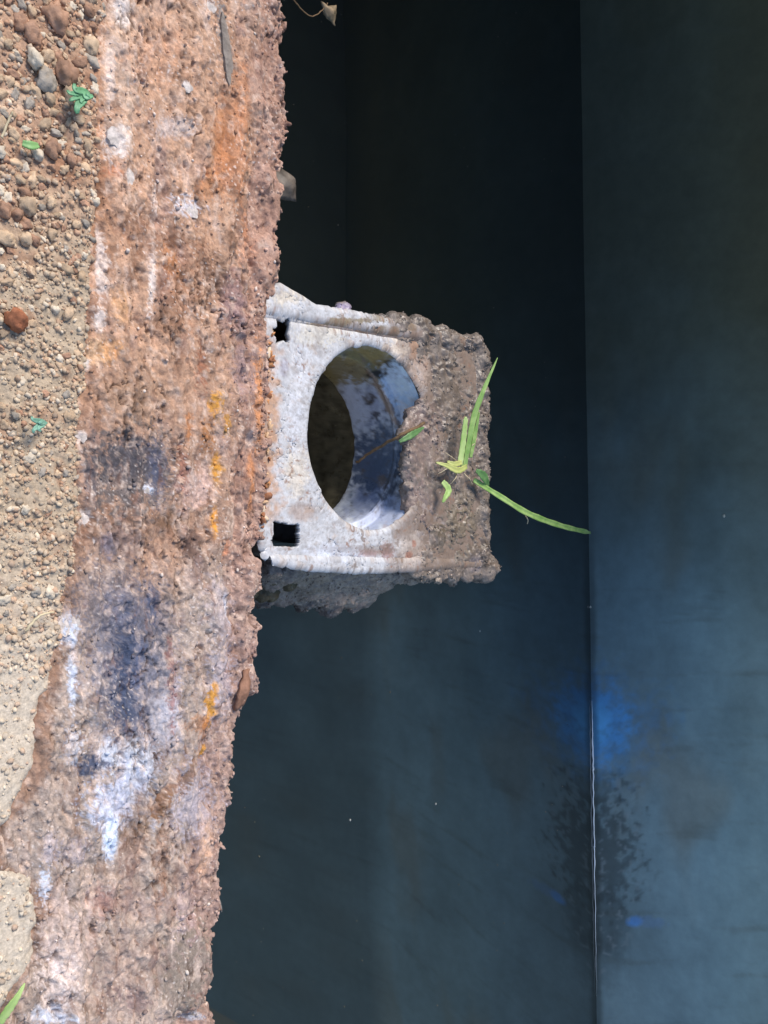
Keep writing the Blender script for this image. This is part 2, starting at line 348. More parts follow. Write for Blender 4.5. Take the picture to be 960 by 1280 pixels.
def rim_color(px, py, seed=0):
    n = fbm(px*0.012, py*0.007, 91, 4)
    g = fbm(px*0.16, py*0.14, 92, 4, 0.7)
    top = np.array(lin((176, 140, 116))); mid = np.array(lin((158, 127, 108))); low = np.array(lin((158, 142, 132)))
    w1 = sstep(380, 560, py + 60*n)[:, None]; w2 = sstep(650, 800, py + 80*n)[:, None]
    col = top*(1-w1) + mid*w1; col = col*(1-w2) + low*w2
    col = col + (lin((116, 84, 66)) - col) * (sstep(0.02, 0.42, fbm(px*0.03, py*0.012, 93, 5, 0.6))*0.75)[:, None]
    col = col + (lin((205, 178, 160)) - col) * (sstep(0.1, 0.5, fbm(px*0.04, py*0.02, 94, 5, 0.6))*0.6)[:, None]
    col = col + (lin((128, 104, 104)) - col) * (sstep(0.1, 0.5, fbm(px*0.025, py*0.011, 95, 4))*0.5)[:, None]
    # purple-brown ledge by the water
    ed = np.interp(py, [p[1] for p in edge_px], [p[0] for p in edge_px])
    col += (lin((150, 118, 108)) - col) * (sstep(55, 25, ed-px + 25*n)*0.6)[:, None]
    # orange-brown soil margin
    bd = np.interp(py, [p[1] for p in bnd_px], [p[0] for p in bnd_px])
    col += (lin((140, 108, 88)) - col) * (sstep(24, 4, px-bd + 34*n + 14*g)*sstep(500, 800, py)*0.8)[:, None]
    col += (lin((168, 122, 92)) - col) * (sstep(26, 6, px-bd + 22*n)*sstep(600, 400, py)*0.5)[:, None]
    W, BW, LAV = (218, 204, 196), (194, 202, 218), (166, 160, 172)
    OR, YE, NV, GR, DB = (178, 112, 58), (192, 136, 52), (60, 70, 94), (112, 104, 102), (92, 62, 46)
    L = [(150, 60, 24, 110, (206, 180, 160), .6), (215, 40, 50, 60, (190, 158, 136), .4), (150, 12, 11, 24, W, .9), (143, 178, 16, 20, W, .9), (158, 222, 6, 11, W, .9), (232, 258, 14, 14, (205, 205, 214), .85, .3),
         (188, 345, 5, 46, W, .9, -.05), (124, 335, 8, 42, W, .75), (121, 398, 7, 16, W, .8), (230, 110, 6, 6, W, .9), (262, 8, 7, 7, W, .8),
         (192, 262, 4, 30, W, .6), (135, 90, 7, 40, W, .5), (218, 160, 25, 14, (190, 180, 178), .6), (195, 65, 40, 40, (190, 142, 112), .5),
         (280, 50, 6, 40, (140, 136, 134), .9, .15), (284, 80, 4, 14, (128, 128, 130), .9),
         (276, 180, 11, 40, OR, .55), (262, 228, 16, 24, OR, .5), (290, 190, 22, 70, (168, 108, 70), .55), (225, 350, 26, 60, (128, 84, 60), .5), (180, 300, 22, 30, (136, 92, 68), .5), (300, 130, 10, 50, (186, 124, 84), .5), (308, 290, 8, 30, (176, 112, 72), .5),
         (212, 325, 9, 24, OR, .5), (262, 345, 16, 26, DB, .65), (220, 300, 14, 12, DB, .6), (165, 272, 34, 12, DB, .5), (205, 395, 18, 26, DB, .5),
         (268, 235, 8, 14, DB, .6), (140, 215, 10, 8, (176, 104, 66), .6), (150, 380, 12, 26, (196, 150, 108), .6), (310, 315, 14, 16, (196, 146, 120), .7),
         (292, 372, 16, 42, (130, 104, 106), .7), (305, 455, 14, 40, (150, 128, 130), .6),
         (118, 440, 16, 16, (214, 176, 138), .7), (108, 455, 5, 7, W, .9), (135, 440, 12, 14, (205, 150, 100), .7), (100, 546, 7, 8, W, .9), (104, 646, 9, 8, W, .85),
         (165, 500, 40, 40, (150, 122, 100), .5), (158, 590, 56, 54, (88, 82, 82), .92), (160, 575, 44, 28, (72, 70, 78), .75), (150, 680, 30, 24, (108, 98, 100), .5), (196, 590, 9, 38, (70, 74, 92), .9), (112, 600, 10, 36, (88, 82, 88), .7),
         (188, 612, 5, 6, BW, .9), (135, 680, 12, 14, (96, 98, 118), .6),
         (268, 505, 7, 16, YE, .9), (258, 545, 8, 20, (150, 96, 44), .7), (270, 586, 7, 20, YE, .95), (281, 532, 4, 14, YE, .7), (268, 652, 4, 20, (214, 146, 50), .9), (234, 535, 6, 14, OR, .6),
         (252, 455, 6, 30, (140, 78, 50), .6), (240, 610, 24, 26, (190, 162, 152), .75), (225, 590, 8, 30, (130, 78, 66), .6), (240, 682, 14, 20, (84, 62, 52), .7), (213, 650, 22, 10, (100, 74, 52), .6),
         (290, 660, 10, 22, (216, 190, 172), .6), (287, 688, 6, 14, (220, 150, 112), .7),
         (330, 500, 6, 60, (200, 132, 76), .6), (322, 600, 5, 40, (196, 128, 76), .6),
         (130, 760, 44, 50, (100, 94, 100), .75), (165, 850, 60, 90, (140, 138, 150), .5), (160, 825, 40, 95, (84, 90, 110), .75), (190, 780, 20, 50, (92, 92, 104), .6),
         (158, 800, 7, 40, NV, .75), (154, 850, 12, 62, NV, .95, -.08), (190, 758, 7, 26, NV, .85), (172, 830, 6, 30, (80, 90, 118), .7), (165, 900, 14, 26, NV, .8), (112, 958, 20, 15, NV, .95), (130, 950, 12, 10, NV, .7), (145, 985, 8, 8, NV, .6),
         (135, 940, 14, 18, BW, .7), (170, 955, 26, 34, BW, .75), (150, 1000, 40, 34, (182, 190, 212), .7), (90, 930, 12, 20, BW, .5), (83, 788, 14, 22, BW, .9), (88, 850, 6, 34, BW, .85), (136, 1044, 10, 32, (202, 218, 242), .9), (122, 1010, 18, 30, (186, 192, 212), .6),
         (54, 1105, 7, 20, BW, .9), (62, 1270, 28, 12, BW, .8), (246, 1274, 14, 6, BW, .8), (285, 760, 4, 22, BW, .8, .15), (278, 850, 20, 50, LAV, .6), (215, 870, 8, 60, LAV, .6), (275, 760, 22, 40, LAV, .45),
         (240, 1000, 34, 50, LAV, .7), (205, 900, 20, 40, (170, 172, 186), .55), (212, 850, 5, 50, (128, 80, 70), .7), (240, 960, 6, 40, (120, 84, 56), .7, -.5), (262, 880, 7, 24, YE, .95, -.1), (254, 905, 5, 14, OR, .8), (258, 940, 6, 8, YE, .9), (246, 905, 14, 10, (160, 110, 70), .6),
         (175, 1020, 18, 34, (104, 80, 58), .75, -.4), (205, 1000, 8, 30, (122, 84, 52), .8, -.5), (165, 1060, 20, 30, (118, 88, 74), .6), (130, 1130, 20, 20, (150, 104, 92), .5), (90, 1065, 22, 16, (140, 132, 140), .7), (60, 1060, 12, 20, LAV, .5),
         (238, 1212, 34, 52, (128, 116, 106), .95), (215, 1240, 20, 40, (136, 124, 114), .7), (82, 1180, 34, 70, (196, 176, 168), .65), (70, 1230, 20, 30, (214, 200, 196), .6), (180, 1130, 40, 20, (156, 128, 120), .5), (200, 1080, 10, 50, (130, 92, 70), .6),
         (260, 1060, 10, 40, (200, 160, 130), .5), (235, 1140, 18, 30, (170, 148, 148), .6), (150, 1215, 30, 50, (152, 128, 118), .6), (170, 1250, 16, 20, (110, 84, 88), .5), (145, 1240, 10, 8, (80, 56, 64), .6)]
    col = splat(col, px, py, L, 101, 0.75, 0.09)
    g2 = fbm(px*.045, py*.022, 109, 5, .6)
    col *= (1 + (0.26+.34*sstep(-.2, .3, fbm(px*.02, py*.012, 110, 3)))*np.clip(g*1.3, -1, 1) + .45*np.clip(g2, -1, 1))[:, None]
    wq = 22*fbm(px*.02, py*.012, 117, 4, .6)
    st1 = fbm((px+wq)*.07, py*.014, 115, 5, .62); st2 = fbm((px+wq)*.10, py*.022, 116, 4, .62)
    col += (lin((212, 190, 178)) - col) * (sstep(.12, .5, st1)*.5)[:, None]
    col += (lin((118, 82, 64)) - col) * (sstep(.12, .5, st2)*.5)[:, None]
    # dark crevices that run along the wall
    cv = np.abs(fbm(px*0.035, py*0.011, 106, 4, .6)); cz = sstep(-.1, .3, fbm(px*.012, py*.008, 107, 3))
    col += (lin((74, 52, 42)) - col) * (sstep(.045, .008, cv)*cz*.75)[:, None]
    lt = fbm(px*.09, py*.06, 108, 4, .65)
    col += (lin((214, 190, 174)) - col) * (sstep(.08, .45, lt)*.5)[:, None]
    sp = perlin(px*0.35, py*0.35, 104)
    col += (lin((226, 216, 210)) - col) * (sstep(0.50, 0.7, sp)*sstep(-0.2, 0.25, n)*0.65)[:, None]
    return np.clip(col*.94, 0.01, 0.85)

xd = np.linspace(-0.345, 0.345, 1080)
xs = np.concatenate([np.linspace(-1.0, -0.62, 8), np.linspace(-.60, -.3465, 180), xd, np.linspace(.3465, .60, 180), np.linspace(0.62, 1.0, 8)])
NV = 300; Y0 = 0.115
vv = np.linspace(0, 1, NV)
E = edge_y(xs); B = bound_y(xs)
Xg = np.repeat(xs[:, None], NV, 1); Yg = Y0 + (E[:, None]-Y0)*vv[None, :]
Hg = rim_height(Xg.ravel(), Yg.ravel(), np.repeat(E, NV), np.repeat(B, NV)).reshape(Xg.shape)
# over the edge and down the inner face
drops = [(0.0010, -0.0016), (0.0012, -0.0038), (0.0006, -0.0065), (-0.002, -0.010), (-0.004, -0.016), (-0.006, -0.026), (-0.007, -0.045), (-0.008, -0.09), (-0.008, -0.16), (-0.008, -0.30)]
Xe = np.repeat(xs[:, None], len(drops), 1)
Ye = np.stack([E + dy + (0.0022*fbm(xs*70, xs*0+dz*300, 111, 4) if k > 1 else 0) for k, (dy, dz) in enumerate(drops)], 1)
He = np.stack([Hg[:, -1] + dz for dy, dz in drops], 1)
Xa = np.concatenate([Xg, Xe], 1); Ya = np.concatenate([Yg, Ye], 1); Za = np.concatenate([Hg, He], 1)
# small sideways jitter so that the grit has overhangs
Ya = Ya + 0.0006*fbm(Xa*400, Za*400+Ya*300, 113, 2); Xa = Xa + 0.0006*fbm(Xa*380, Ya*380, 114, 2)*(np.abs(Xa) < 0.33)
px_, py_ = proj(Xg.ravel(), Yg.ravel(), 0*Xg.ravel())
cr_ = rim_color(px_, py_).reshape(len(xs), NV, 3)
ce_ = np.repeat(cr_[:, -1:, :], len(drops), 1)*0.9
cr_ = np.concatenate([cr_, ce_], 1).reshape(-1, 3)
rim = mesh_obj('tank_wall', np.stack([Xa.ravel(), Ya.ravel(), Za.ravel()], 1), grid_faces(len(xs), NV+len(drops)), M_RIM, None, True, cr_)
tag(rim, 'crumbling rust-stained concrete tank wall with white and orange blotches beside the soil', 'wall')
def rim_z(x, y):
    x = np.atleast_1d(np.asarray(x, float)); y = np.atleast_1d(np.asarray(y, float))
    return rim_height(x, y, edge_y(x), bound_y(x))

# ---- rock prototypes for crumbs, grains, pebbles
def rock_proto(sub, seed, squash=0.7, rough=0.35):
    bm = bmesh.new(); bmesh.ops.create_icosphere(bm, subdivisions=sub, radius=1)
    off = Vector((seed*3.7, seed*1.9, seed*5.3))
    for v in bm.verts:
        k = 1 + rough*mnoise.noise(v.co*1.1+off) + rough*0.6*mnoise.noise(v.co*2.7+off) + rough*.35*mnoise.noise(v.co*6+off)
        v.co = Vector((v.co.x*k, v.co.y*k*0.85, v.co.z*k*squash))
    vs_ = np.array([v.co[:] for v in bm.verts]); bm.faces.ensure_lookup_table()
    fs_ = np.array([[v.index for v in f.verts] for f in bm.faces]); bm.free()
    return vs_, fs_
def rot_rand(n):
    q = rng.normal(size=(n, 4)); q /= np.linalg.norm(q, axis=1)[:, None]
    w, x, y, z = q.T
    return np.stack([np.stack([1-2*(y*y+z*z), 2*(x*y-z*w), 2*(x*z+y*w)], -1), np.stack([2*(x*y+z*w), 1-2*(x*x+z*z), 2*(y*z-x*w)], -1), np.stack([2*(x*z-y*w), 2*(y*z+x*w), 1-2*(x*x+y*y)], -1)], 1)
def scatter_mesh(name, P, size, col, mat, protos, parent=None, smooth=False):
    """many crumbs joined into one mesh"""
    V, Fc, Cc = [], [], []; base = 0
    which = rng.integers(0, len(protos), len(P)); Rm = rot_rand(len(P))
    for k, (pv, pf) in enumerate(protos):
        idx = np.where(which == k)[0]
        if not len(idx): continue
        v = np.einsum('nij,vj->nvi', Rm[idx], pv) * size[idx][:, None, None] + P[idx][:, None, :]
        V.append(v.reshape(-1, 3))
        f = pf[None] + (np.arange(len(idx))*len(pv))[:, None, None] + base
        Fc.append(f.reshape(-1, 3)); base += len(idx)*len(pv)
        Cc.append(np.repeat(col[idx], len(pv), 0))
    o = mesh_obj(name, np.concatenate(V), np.concatenate(Fc), mat, parent, smooth, np.concatenate(Cc))
    return o
P1 = [rock_proto(1, s, 0.75, 0.5) for s in range(6)]
# crumbs on the rim
n = 8000
cx = rng.uniform(-0.5, 0.5, n); u = rng.random(n)
Eb, Bb = edge_y(cx), bound_y(cx)
cy = Bb - 0.002 + (Eb + 0.0012 - Bb)*np.where(rng.random(n) < 0.25, 1-0.12*u*u, u)
keep = fbm(cx*40, cy*40, 121, 3) + rng.normal(0, .35, n) > -0.1
cx, cy = cx[keep], cy[keep]
s = 0.0003 + 0.0011*rng.random(len(cx))**4
cz = rim_z(cx, np.minimum(cy, edge_y(cx))) + s*0.25
qx, qy = proj(cx, cy, 0*cx)
cc = rim_color(qx, qy) * (0.75+0.6*rng.random(len(cx)))[:, None]
wh = rng.random(len(cx)) < 0.04
cc[wh] = cc[wh]*0.35 + lin((225, 214, 205))*0.65
tag(scatter_mesh('crumb', np.stack([cx, cy, cz], 1), s, cc, M_CRUMB, P1, rim), kind='stuff')
# bigger crusts that stand proud along the tank-side edge
n = 170
cx = rng.uniform(-0.33, 0.33, n); cy = edge_y(cx) - 0.0035*rng.random(n)**1.5 + 0.0006
keep = fbm(cx*60, cx*0+4, 123, 3) > -0.15
cx, cy = cx[keep], cy[keep]
s = 0.0007 + 0.0018*rng.random(len(cx))**2.5
cz = rim_z(cx, cy - 0.001) - s*0.4
qx, qy = proj(cx, cy, 0*cx); cc = rim_color(qx, qy)*(0.8+0.4*rng.random(len(cx)))[:, None]
P2 = [rock_proto(2, s_+10, 0.6, 0.9) for s_ in range(5)]
tag(scatter_mesh('edge_crust', np.stack([cx, cy, cz], 1), s, cc, M_CRUMB, P2, rim, True), kind='stuff')

# thin lifted flakes of the rim that read one by one: parts of the wall
M_LIME = mat_plain('lime_flake', (202, 192, 186), 0.85, 0.3, 0.4, 500, bump=0.5, bscale=1500)
M_GREYF = mat_plain('grey_flake', (136, 126, 118), 0.8, 0.3, 0.4, 400, bump=0.5, bscale=1200)
def flake(name, px, py, lx, ly, ang, mat, parent, z_off=0.0008, thick=0.0012, seed=0, tilt=0.12, npt=22):
    """irregular thick chip; lx along the picture's x, ly along the picture's y, in photo pixels"""
    p = unp(px, py, 0.0); sc_ = (p - Vector((0, 0, CAMZ))).length / FPX
    zz = float(rim_z(p.x, p.y)[0]) + z_off
    bm = bmesh.new(); top = []; bot = []
    for k in range(npt):
        a = 2*math.pi*k/npt
        r = 1 + 0.35*mnoise.noise(Vector((math.cos(a)*1.2+seed*3.1, math.sin(a)*1.2, seed))) + 0.22*mnoise.noise(Vector((math.cos(a)*3.7, math.sin(a)*3.7+seed, 5)))
        xx = math.cos(a)*lx*r*sc_*0.5*1.25; yy = math.sin(a)*ly*r*sc_*0.5
        x2 = xx*math.cos(ang)-yy*math.sin(ang); y2 = xx*math.sin(ang)+yy*math.cos(ang)
        q = Vector((p.x+y2, p.y+x2, zz + tilt*(x2+0.6*y2)))
        top.append(bm.verts.new(q)); bot.append(bm.verts.new(q + Vector((0, 0, -thick*1.6))))
    c = bm.verts.new(Vector((p.x, p.y, zz+thick*0.45)))
    for k in range(npt):
        j = (k+1) % npt
        bm.faces.new((top[j], top[k], c)); bm.faces.new((top[k], top[j], bot[j], bot[k]))
    bm.faces.new(bot)
    bmesh.ops.recalc_face_normals(bm, faces=bm.faces)
    me = bpy.data.meshes.new(name); bm.to_mesh(me); bm.free(); me.materials.append(mat)
    for pl in me.polygons: pl.use_smooth = False
    o = bpy.data.objects.new(name, me); COL.objects.link(o); o.parent = parent
    return o
for k, (px, py, lx, ly, an) in enumerate([(158, 222, 12, 20, .2), (230, 111, 11, 11, .5), (188, 612, 9, 10, 0), (108, 455, 10, 11, .3), (101, 545, 13, 12, .6), (262, 8, 14, 12, 0),
                                          (236, 262, 22, 17, .6), (84, 780, 22, 30, .2), (104, 647, 18, 13, .4), (142, 174, 20, 22, .5)]):
    flake('lime_flake', px, py, lx, ly, an, M_LIME, rim, -0.0002, 0.0010, k+1, 0.05)
flake('grey_flake', 281, 62, 9, 70, -.12, M_GREYF, rim, 0.0008, 0.0014, 21, 0.05, 30)

# ------------------------------------------------------------------ soil, gravel, pebbles
ysn = np.concatenate([np.linspace(-1.2, 0.09, 14), np.linspace(0.1, 0.262, 260)])
xs = np.concatenate([np.linspace(-1.6, -0.62, 8), np.linspace(-.60, -.347, 130), np.linspace(-0.345, 0.345, 760), np.linspace(.347, .60, 130), np.linspace(0.62, 1.6, 8)])
Xg, Yg = np.meshgrid(xs, ysn, indexing='ij'); X, Y = Xg.ravel(), Yg.ravel()
B = np.repeat(bound_y(xs), len(ysn))
def soil_height(X, Y, B):
    px, py = proj(X, Y, 0*X)
    rough = 1 - 0.65*sstep(780, 900, py)
    h = 0.0015 + 0.0016*fbm(X*35, Y*35, 131, 3) + rough*(0.0014*fbm(X*130, Y*130, 132, 4, .6) + 0.0012*(0.5-worley(X*260, Y*260, 4)) + 0.0006*(.5-worley(X*620, Y*620, 5)))
    h += 0.0004*fbm(X*600, Y*600, 133, 2)
    return h - 0.011*sstep(-0.004, 0.010, Y-B + 0.0035*fbm(X*140, Y*140, 134, 3))
H = soil_height(X, Y, B)
spx, spy = proj(X, Y, 0*X)
def soil_color(px, py):
    n = fbm(px*0.02, py*0.012, 141, 4)
    t1 = sstep(180, 380, py+60*n)[:, None]; t2 = sstep(620, 880, py+60*n)[:, None]
    c = lin((164, 134, 112))*(1-t1) + lin((166, 150, 130))*t1; c = c*(1-t2) + lin((184, 172, 156))*t2
    c = c*(1 + 0.35*fbm(px*0.12, py*0.12, 142, 4, .65))[:, None]
    c += (lin((128, 78, 50)) - c) * (sstep(.1, .45, fbm(px*.03, py*.02, 143, 3))*0.45*(1-t2[:, 0]))[:, None]
    c += (lin((196, 172, 150)) - c) * (sstep(1.2, .5, np.hypot((px-10)/26, (py-130)/22))*.7)[:, None]
    return np.clip(c, .01, .85)
soil = mesh_obj('soil', np.stack([X, Y, H], 1), grid_faces(len(xs), len(ysn)), M_SOIL, None, True, soil_color(spx, spy))
tag(soil, kind='structure')
def soil_z(x, y):
    x = np.atleast_1d(np.asarray(x, float)); y = np.atleast_1d(np.asarray(y, float))
    return soil_height(x, y, bound_y(x))
# fine gravel
n = 40000
gx = rng.uniform(-0.42, 0.42, n); gb = bound_y(gx); gy = gb + 0.004 - (gb - 0.11)*rng.random(n)
gpx, gpy = proj(gx, gy, 0*gx)
dens = 1 - 0.82*sstep(760, 900, gpy)
keep = (rng.random(n) < dens) & (fbm(gx*50, gy*50, 151, 3)+rng.normal(0, .3, n) > -.25)
gx, gy, gpx, gpy = gx[keep], gy[keep], gpx[keep], gpy[keep]
s = 0.0004 + 0.0013*rng.random(len(gx))**2.6
gz = soil_z(gx, gy) + s*0.1
pal = np.array([lin(c) for c in [(184, 160, 134), (170, 150, 128), (198, 178, 152), (166, 126, 100), (150, 136, 120), (206, 192, 172), (178, 142, 114), (140, 116, 98)]])
gc = pal[rng.integers(0, len(pal), len(gx))]*(0.75+.45*rng.random(len(gx)))[:, None]*0.6 + soil_color(gpx, gpy)*0.5
tag(scatter_mesh('gravel', np.stack([gx, gy, gz], 1), s, gc, M_CRUMB, P1, None), kind='stuff')

# individual pebbles
# pebbles carry dust from the soil
PM = {'tan': mat_plain('tan_stone', (192, 166, 138), .8, .35, .3, 1.3, bump=.4, bscale=6, objrand=.25),
      'brown': mat_plain('brown_stone', (172, 134, 110), .8, .35, .35, 1.3, bump=.4, bscale=6, objrand=.25),
      'grey': mat_plain('grey_stone', (164, 154, 142), .8, .35, .3, 1.3, bump=.4, bscale=6, objrand=.25),
      'pale': mat_plain('pale_stone', (208, 194, 174), .8, .35, .25, 1.3, bump=.4, bscale=6, objrand=.12),
      'red': mat_plain('red_stone', (158, 100, 70), .8, .35, .4, 1.6, bump=.5, bscale=6, objrand=.1)}
LBL = {'tan': 'small tan pebble lying in the loose brown gravelly soil', 'brown': 'small reddish brown pebble lying in the loose gravelly soil',
       'grey': 'small grey pebble lying in the loose gravelly soil', 'pale': 'small cream white pebble lying on the gravelly soil'}
peb_mesh = {}
for kx in PM:
    peb_mesh[kx] = []
    for s_ in range(6):
        pv, pf = rock_proto(3, s_*2.3 + len(kx), 0.72, 0.55)
        me = bpy.data.meshes.new('pebble'); me.from_pydata([tuple(v) for v in pv], [], [tuple(f) for f in pf]); me.update()
        me.polygons.foreach_set('use_smooth', np.ones(len(me.polygons), dtype=bool)); me.materials.append(PM[kx])
        peb_mesh[kx].append(me)
def pebble(px, py, dpx, kind, label=None, group=None, name='pebble', stretch=1.0, ang=None, cat='pebble', sink=.02):
    p = unp(px, py, 0.0); r = dpx*0.5*(p - Vector((0, 0, CAMZ))).length/FPX
    z = max(float(soil_z(p.x, p.y)[0]), float(rim_z(p.x, p.y)[0]) if px > 60 else -1)
    o = bpy.data.objects.new(name, random.choice(peb_mesh[kind])); COL.objects.link(o)
    o.location = (p.x, p.y, z + r*sink)
    o.rotation_euler = (random.uniform(-.4, .4), random.uniform(-.4, .4), random.uniform(0, 6.28) if ang is None else ang)
    o.scale = (r*stretch*1.05, r*1.05, r*1.05)
    return tag(o, label, cat, group)
def peb_label(px, py, kd):
    bd = np.interp(py, [p[1] for p in bnd_px], [p[0] for p in bnd_px])
    zone = next(z for lim, z in ((115, 'above the clover sprout'), (395, 'between clover sprout and red stone'), (530, 'between red stone and seedling'), (9999, 'below the blue green seedling')) if py < lim)
    side = 'beside the wall' if bd - px < 42 else 'away from the wall'
    kn = {'tan': 'tan', 'brown': 'reddish brown', 'grey': 'grey', 'pale': 'cream white'}[kd]
    return 'small %s pebble %s, %s' % (kn, zone, side), '%s pebbles %s, %s' % (kn, zone, side)
special = [(76, 95, 26, 'brown', 'largest rounded brown stone, just above the green clover sprout'), (52, 102, 24, 'grey', 'large bluish grey stone left of the clover sprout'),
           (38, 79, 19, 'pale', 'cream white pebble near the top of the soil, above the grey stone'), (13, 403, 27, 'red', 'rust red stone at the left edge of the soil'),
           (36, 590-545, 22, 'brown', 'brown stone in the soil above the cream pebble'), (60, 190, 20, 'brown', 'round brown pebble right of the short green blade'),
           (43, 195, 15, 'pale', 'long cream pebble just below the short green blade'), (66, 28, 27, 'brown', 'broad brown stone half sunk at the top of the soil'),
           (109, 60, 18, 'tan', 'tan pebble on the soil edge above the clover sprout'), (58, 120-4+10, 13, 'tan', None), (30, 260, 20, 'tan', None), (5, 300, 18, 'tan', None),
           (28, 300, 14, 'tan', None), (60, 255, 12, 'tan', None), (18, 270, 14, 'brown', None), (2, 265, 16, 'brown', None), (62, 526, 0, 'tan', None)]
taken = []
for px, py, d, kd, lb in special:
    if d == 0: continue
    lg = (lb, None) if lb else peb_label(px, py, kd)
    pebble(px, py, d, kd, lg[0], lg[1], sink=.35); taken.append((px, py, d))
# small pale pebbles in the lower soil that stand alone
for px, py, d, kd, lb in [(35, 573, 14, 'pale', 'oval cream pebble below the blue green sprout'), (29, 637, 11, 'pale', 'small bluish white pebble alone on the smooth soil'),
                          (60, 740, 14, 'pale', 'right one of two white pebbles above the dry straw'), (42, 739, 12, 'grey', 'left one of two pale pebbles above the dry straw'),
                          (4, 750, 15, 'pale', 'white pebble at the left edge beside two paler ones'), (83, 521, 14, 'tan', 'tan pebble right of the blue green sprout')]:
    pebble(px, py, d, kd, lb); taken.append((px, py, d))
tries = 0; cnt = 0
while cnt < 240 and tries < 9000:
    tries += 1
    py = random.uniform(-10, 790); px = random.uniform(-8, 128)
    bd = np.interp(py, [p[1] for p in bnd_px], [p[0] for p in bnd_px])
    if px > bd - 1: continue
    if random.random() > (1.0 if py < 340 else 0.35 if py < 620 else .22): continue
    d = random.uniform(6, 9) + 8*random.random()**3*(1 if py < 400 else .4)
    if any((px-a)**2+(py-b)**2 < (0.42*(d+c))**2 for a, b, c in taken): continue
    kd = random.choices(['tan', 'brown', 'grey', 'pale'], [5, 3 if py < 330 else 1, 2, 1.2])[0]
    lb, gp = peb_label(px, py, kd)
    pebble(px, py, d, kd, lb, gp, stretch=random.uniform(.9, 1.35)); taken.append((px, py, d)); cnt += 1

# ------------------------------------------------------------------ pipe fitting
HC = (unp(455, 430, PLATE_Z).x + unp(436, 665, PLATE_Z).x)/2
HR = 0.0566
HY = unp(377, 545, PLATE_Z).y + HR
fit = empty('pipe_fitting', (HC, HY, PLATE_Z))
tag(fit, 'square white plastic pipe fitting with a round hole, caked in mud on the tank wall', 'pipe fitting')
out_px = [(330, 364), (345, 361), (362, 371), (390, 387), (440, 395), (500, 408), (548, 420), (596, 432), (600, 500), (602, 580), (604, 650), (606, 706), (560, 706), (520, 710), (440, 712), (380, 708), (345, 703), (329, 697), (324, 684),
          (322, 640), (320, 560), (322, 480), (326, 420)]
out = [unp(a, b, PLATE_Z) for a, b in out_px]
NT, NR = 900, 90
# outline resampled by angle about the hole centre
oa = np.array([math.atan2(p.y-HY, p.x-HC) for p in out]); orr = np.array([math.hypot(p.x-HC, p.y-HY) for p in out])
th = np.linspace(-math.pi, math.pi, NT, endpoint=False)
poly = np.array([(p.x-HC, p.y-HY) for p in out])
rout = np.zeros(NT)
for k, t in enumerate(th):
    d = np.array([math.cos(t), math.sin(t)]); best = 0
    for i in range(len(poly)):
        a, b = poly[i], poly[(i+1) % len(poly)]
        e = b-a; den = d[0]*e[1]-d[1]*e[0]
        if abs(den) < 1e-12: continue
        tt = (a[0]*e[1]-a[1]*e[0])/den; ss = (a[0]*d[1]-a[1]*d[0])/den
        if tt > 0 and -1e-9 <= ss <= 1+1e-9: best = max(best, tt)
    rout[k] = best
rin = HR + 0.0005*fbm(np.cos(th)*4, np.sin(th)*4, 161, 3) - .0010*sstep(.3, .45, fbm(np.cos(th)*9, np.sin(th)*9, 162, 3))
rout = rout + .0008*fbm(np.cos(th)*10, np.sin(th)*10, 160, 4, .6) - .002*sstep(.2, .5, fbm(np.cos(th)*11, np.sin(th)*11, 159, 3))
rr = (lambda t: .5-.5*np.cos(np.pi*t))(np.linspace(0, 1, NR))[None, :]
Rg = rin[:, None] + (rout-rin)[:, None]*rr
Xp = HC + Rg*np.cos(th)[:, None]; Yp = HY + Rg*np.sin(th)[:, None]
ppx, ppy = proj(Xp, Yp, np.full_like(Xp, PLATE_Z))
inn = rout[:, None]-Rg                              # distance to outline along the ray
lip_top = sstep(414, 392, ppy - 0.20*(ppx-340))     # raised flange along the picture-top side
lip_bot = sstep(0.006, 0.002, inn)*sstep(690, 700, ppy)
Zp = PLATE_Z + 0.0010*fbm(Xp*35, Yp*35, 163, 2) + .0002*fbm(Xp*140, Yp*140, 164, 3) - .0003*sstep(.12, .17, fbm(Xp*50, Yp*50, 158, 5, .65)) \
     - 0.0006*sstep(0.0007, 0, (Rg-rin[:, None])) + 0.0016*sstep(0.010, 0.006, (Rg-rin[:, None]))*0
groove = sstep(6, 1, np.abs(ppy - (406 + 0.16*(ppx-380))))
lip_top = sstep(398, 394, ppy - 0.17*(ppx-370)); lip_bot = sstep(698, 700, ppy - .02*(ppx-380) + 1.5*fbm(ppx*.02, 0*ppx, 156, 2))
Zp += 0.0014*lip_top - 0.0014*groove + 0.0013*lip_bot - 0.0006*sstep(0.0006, 0, inn)
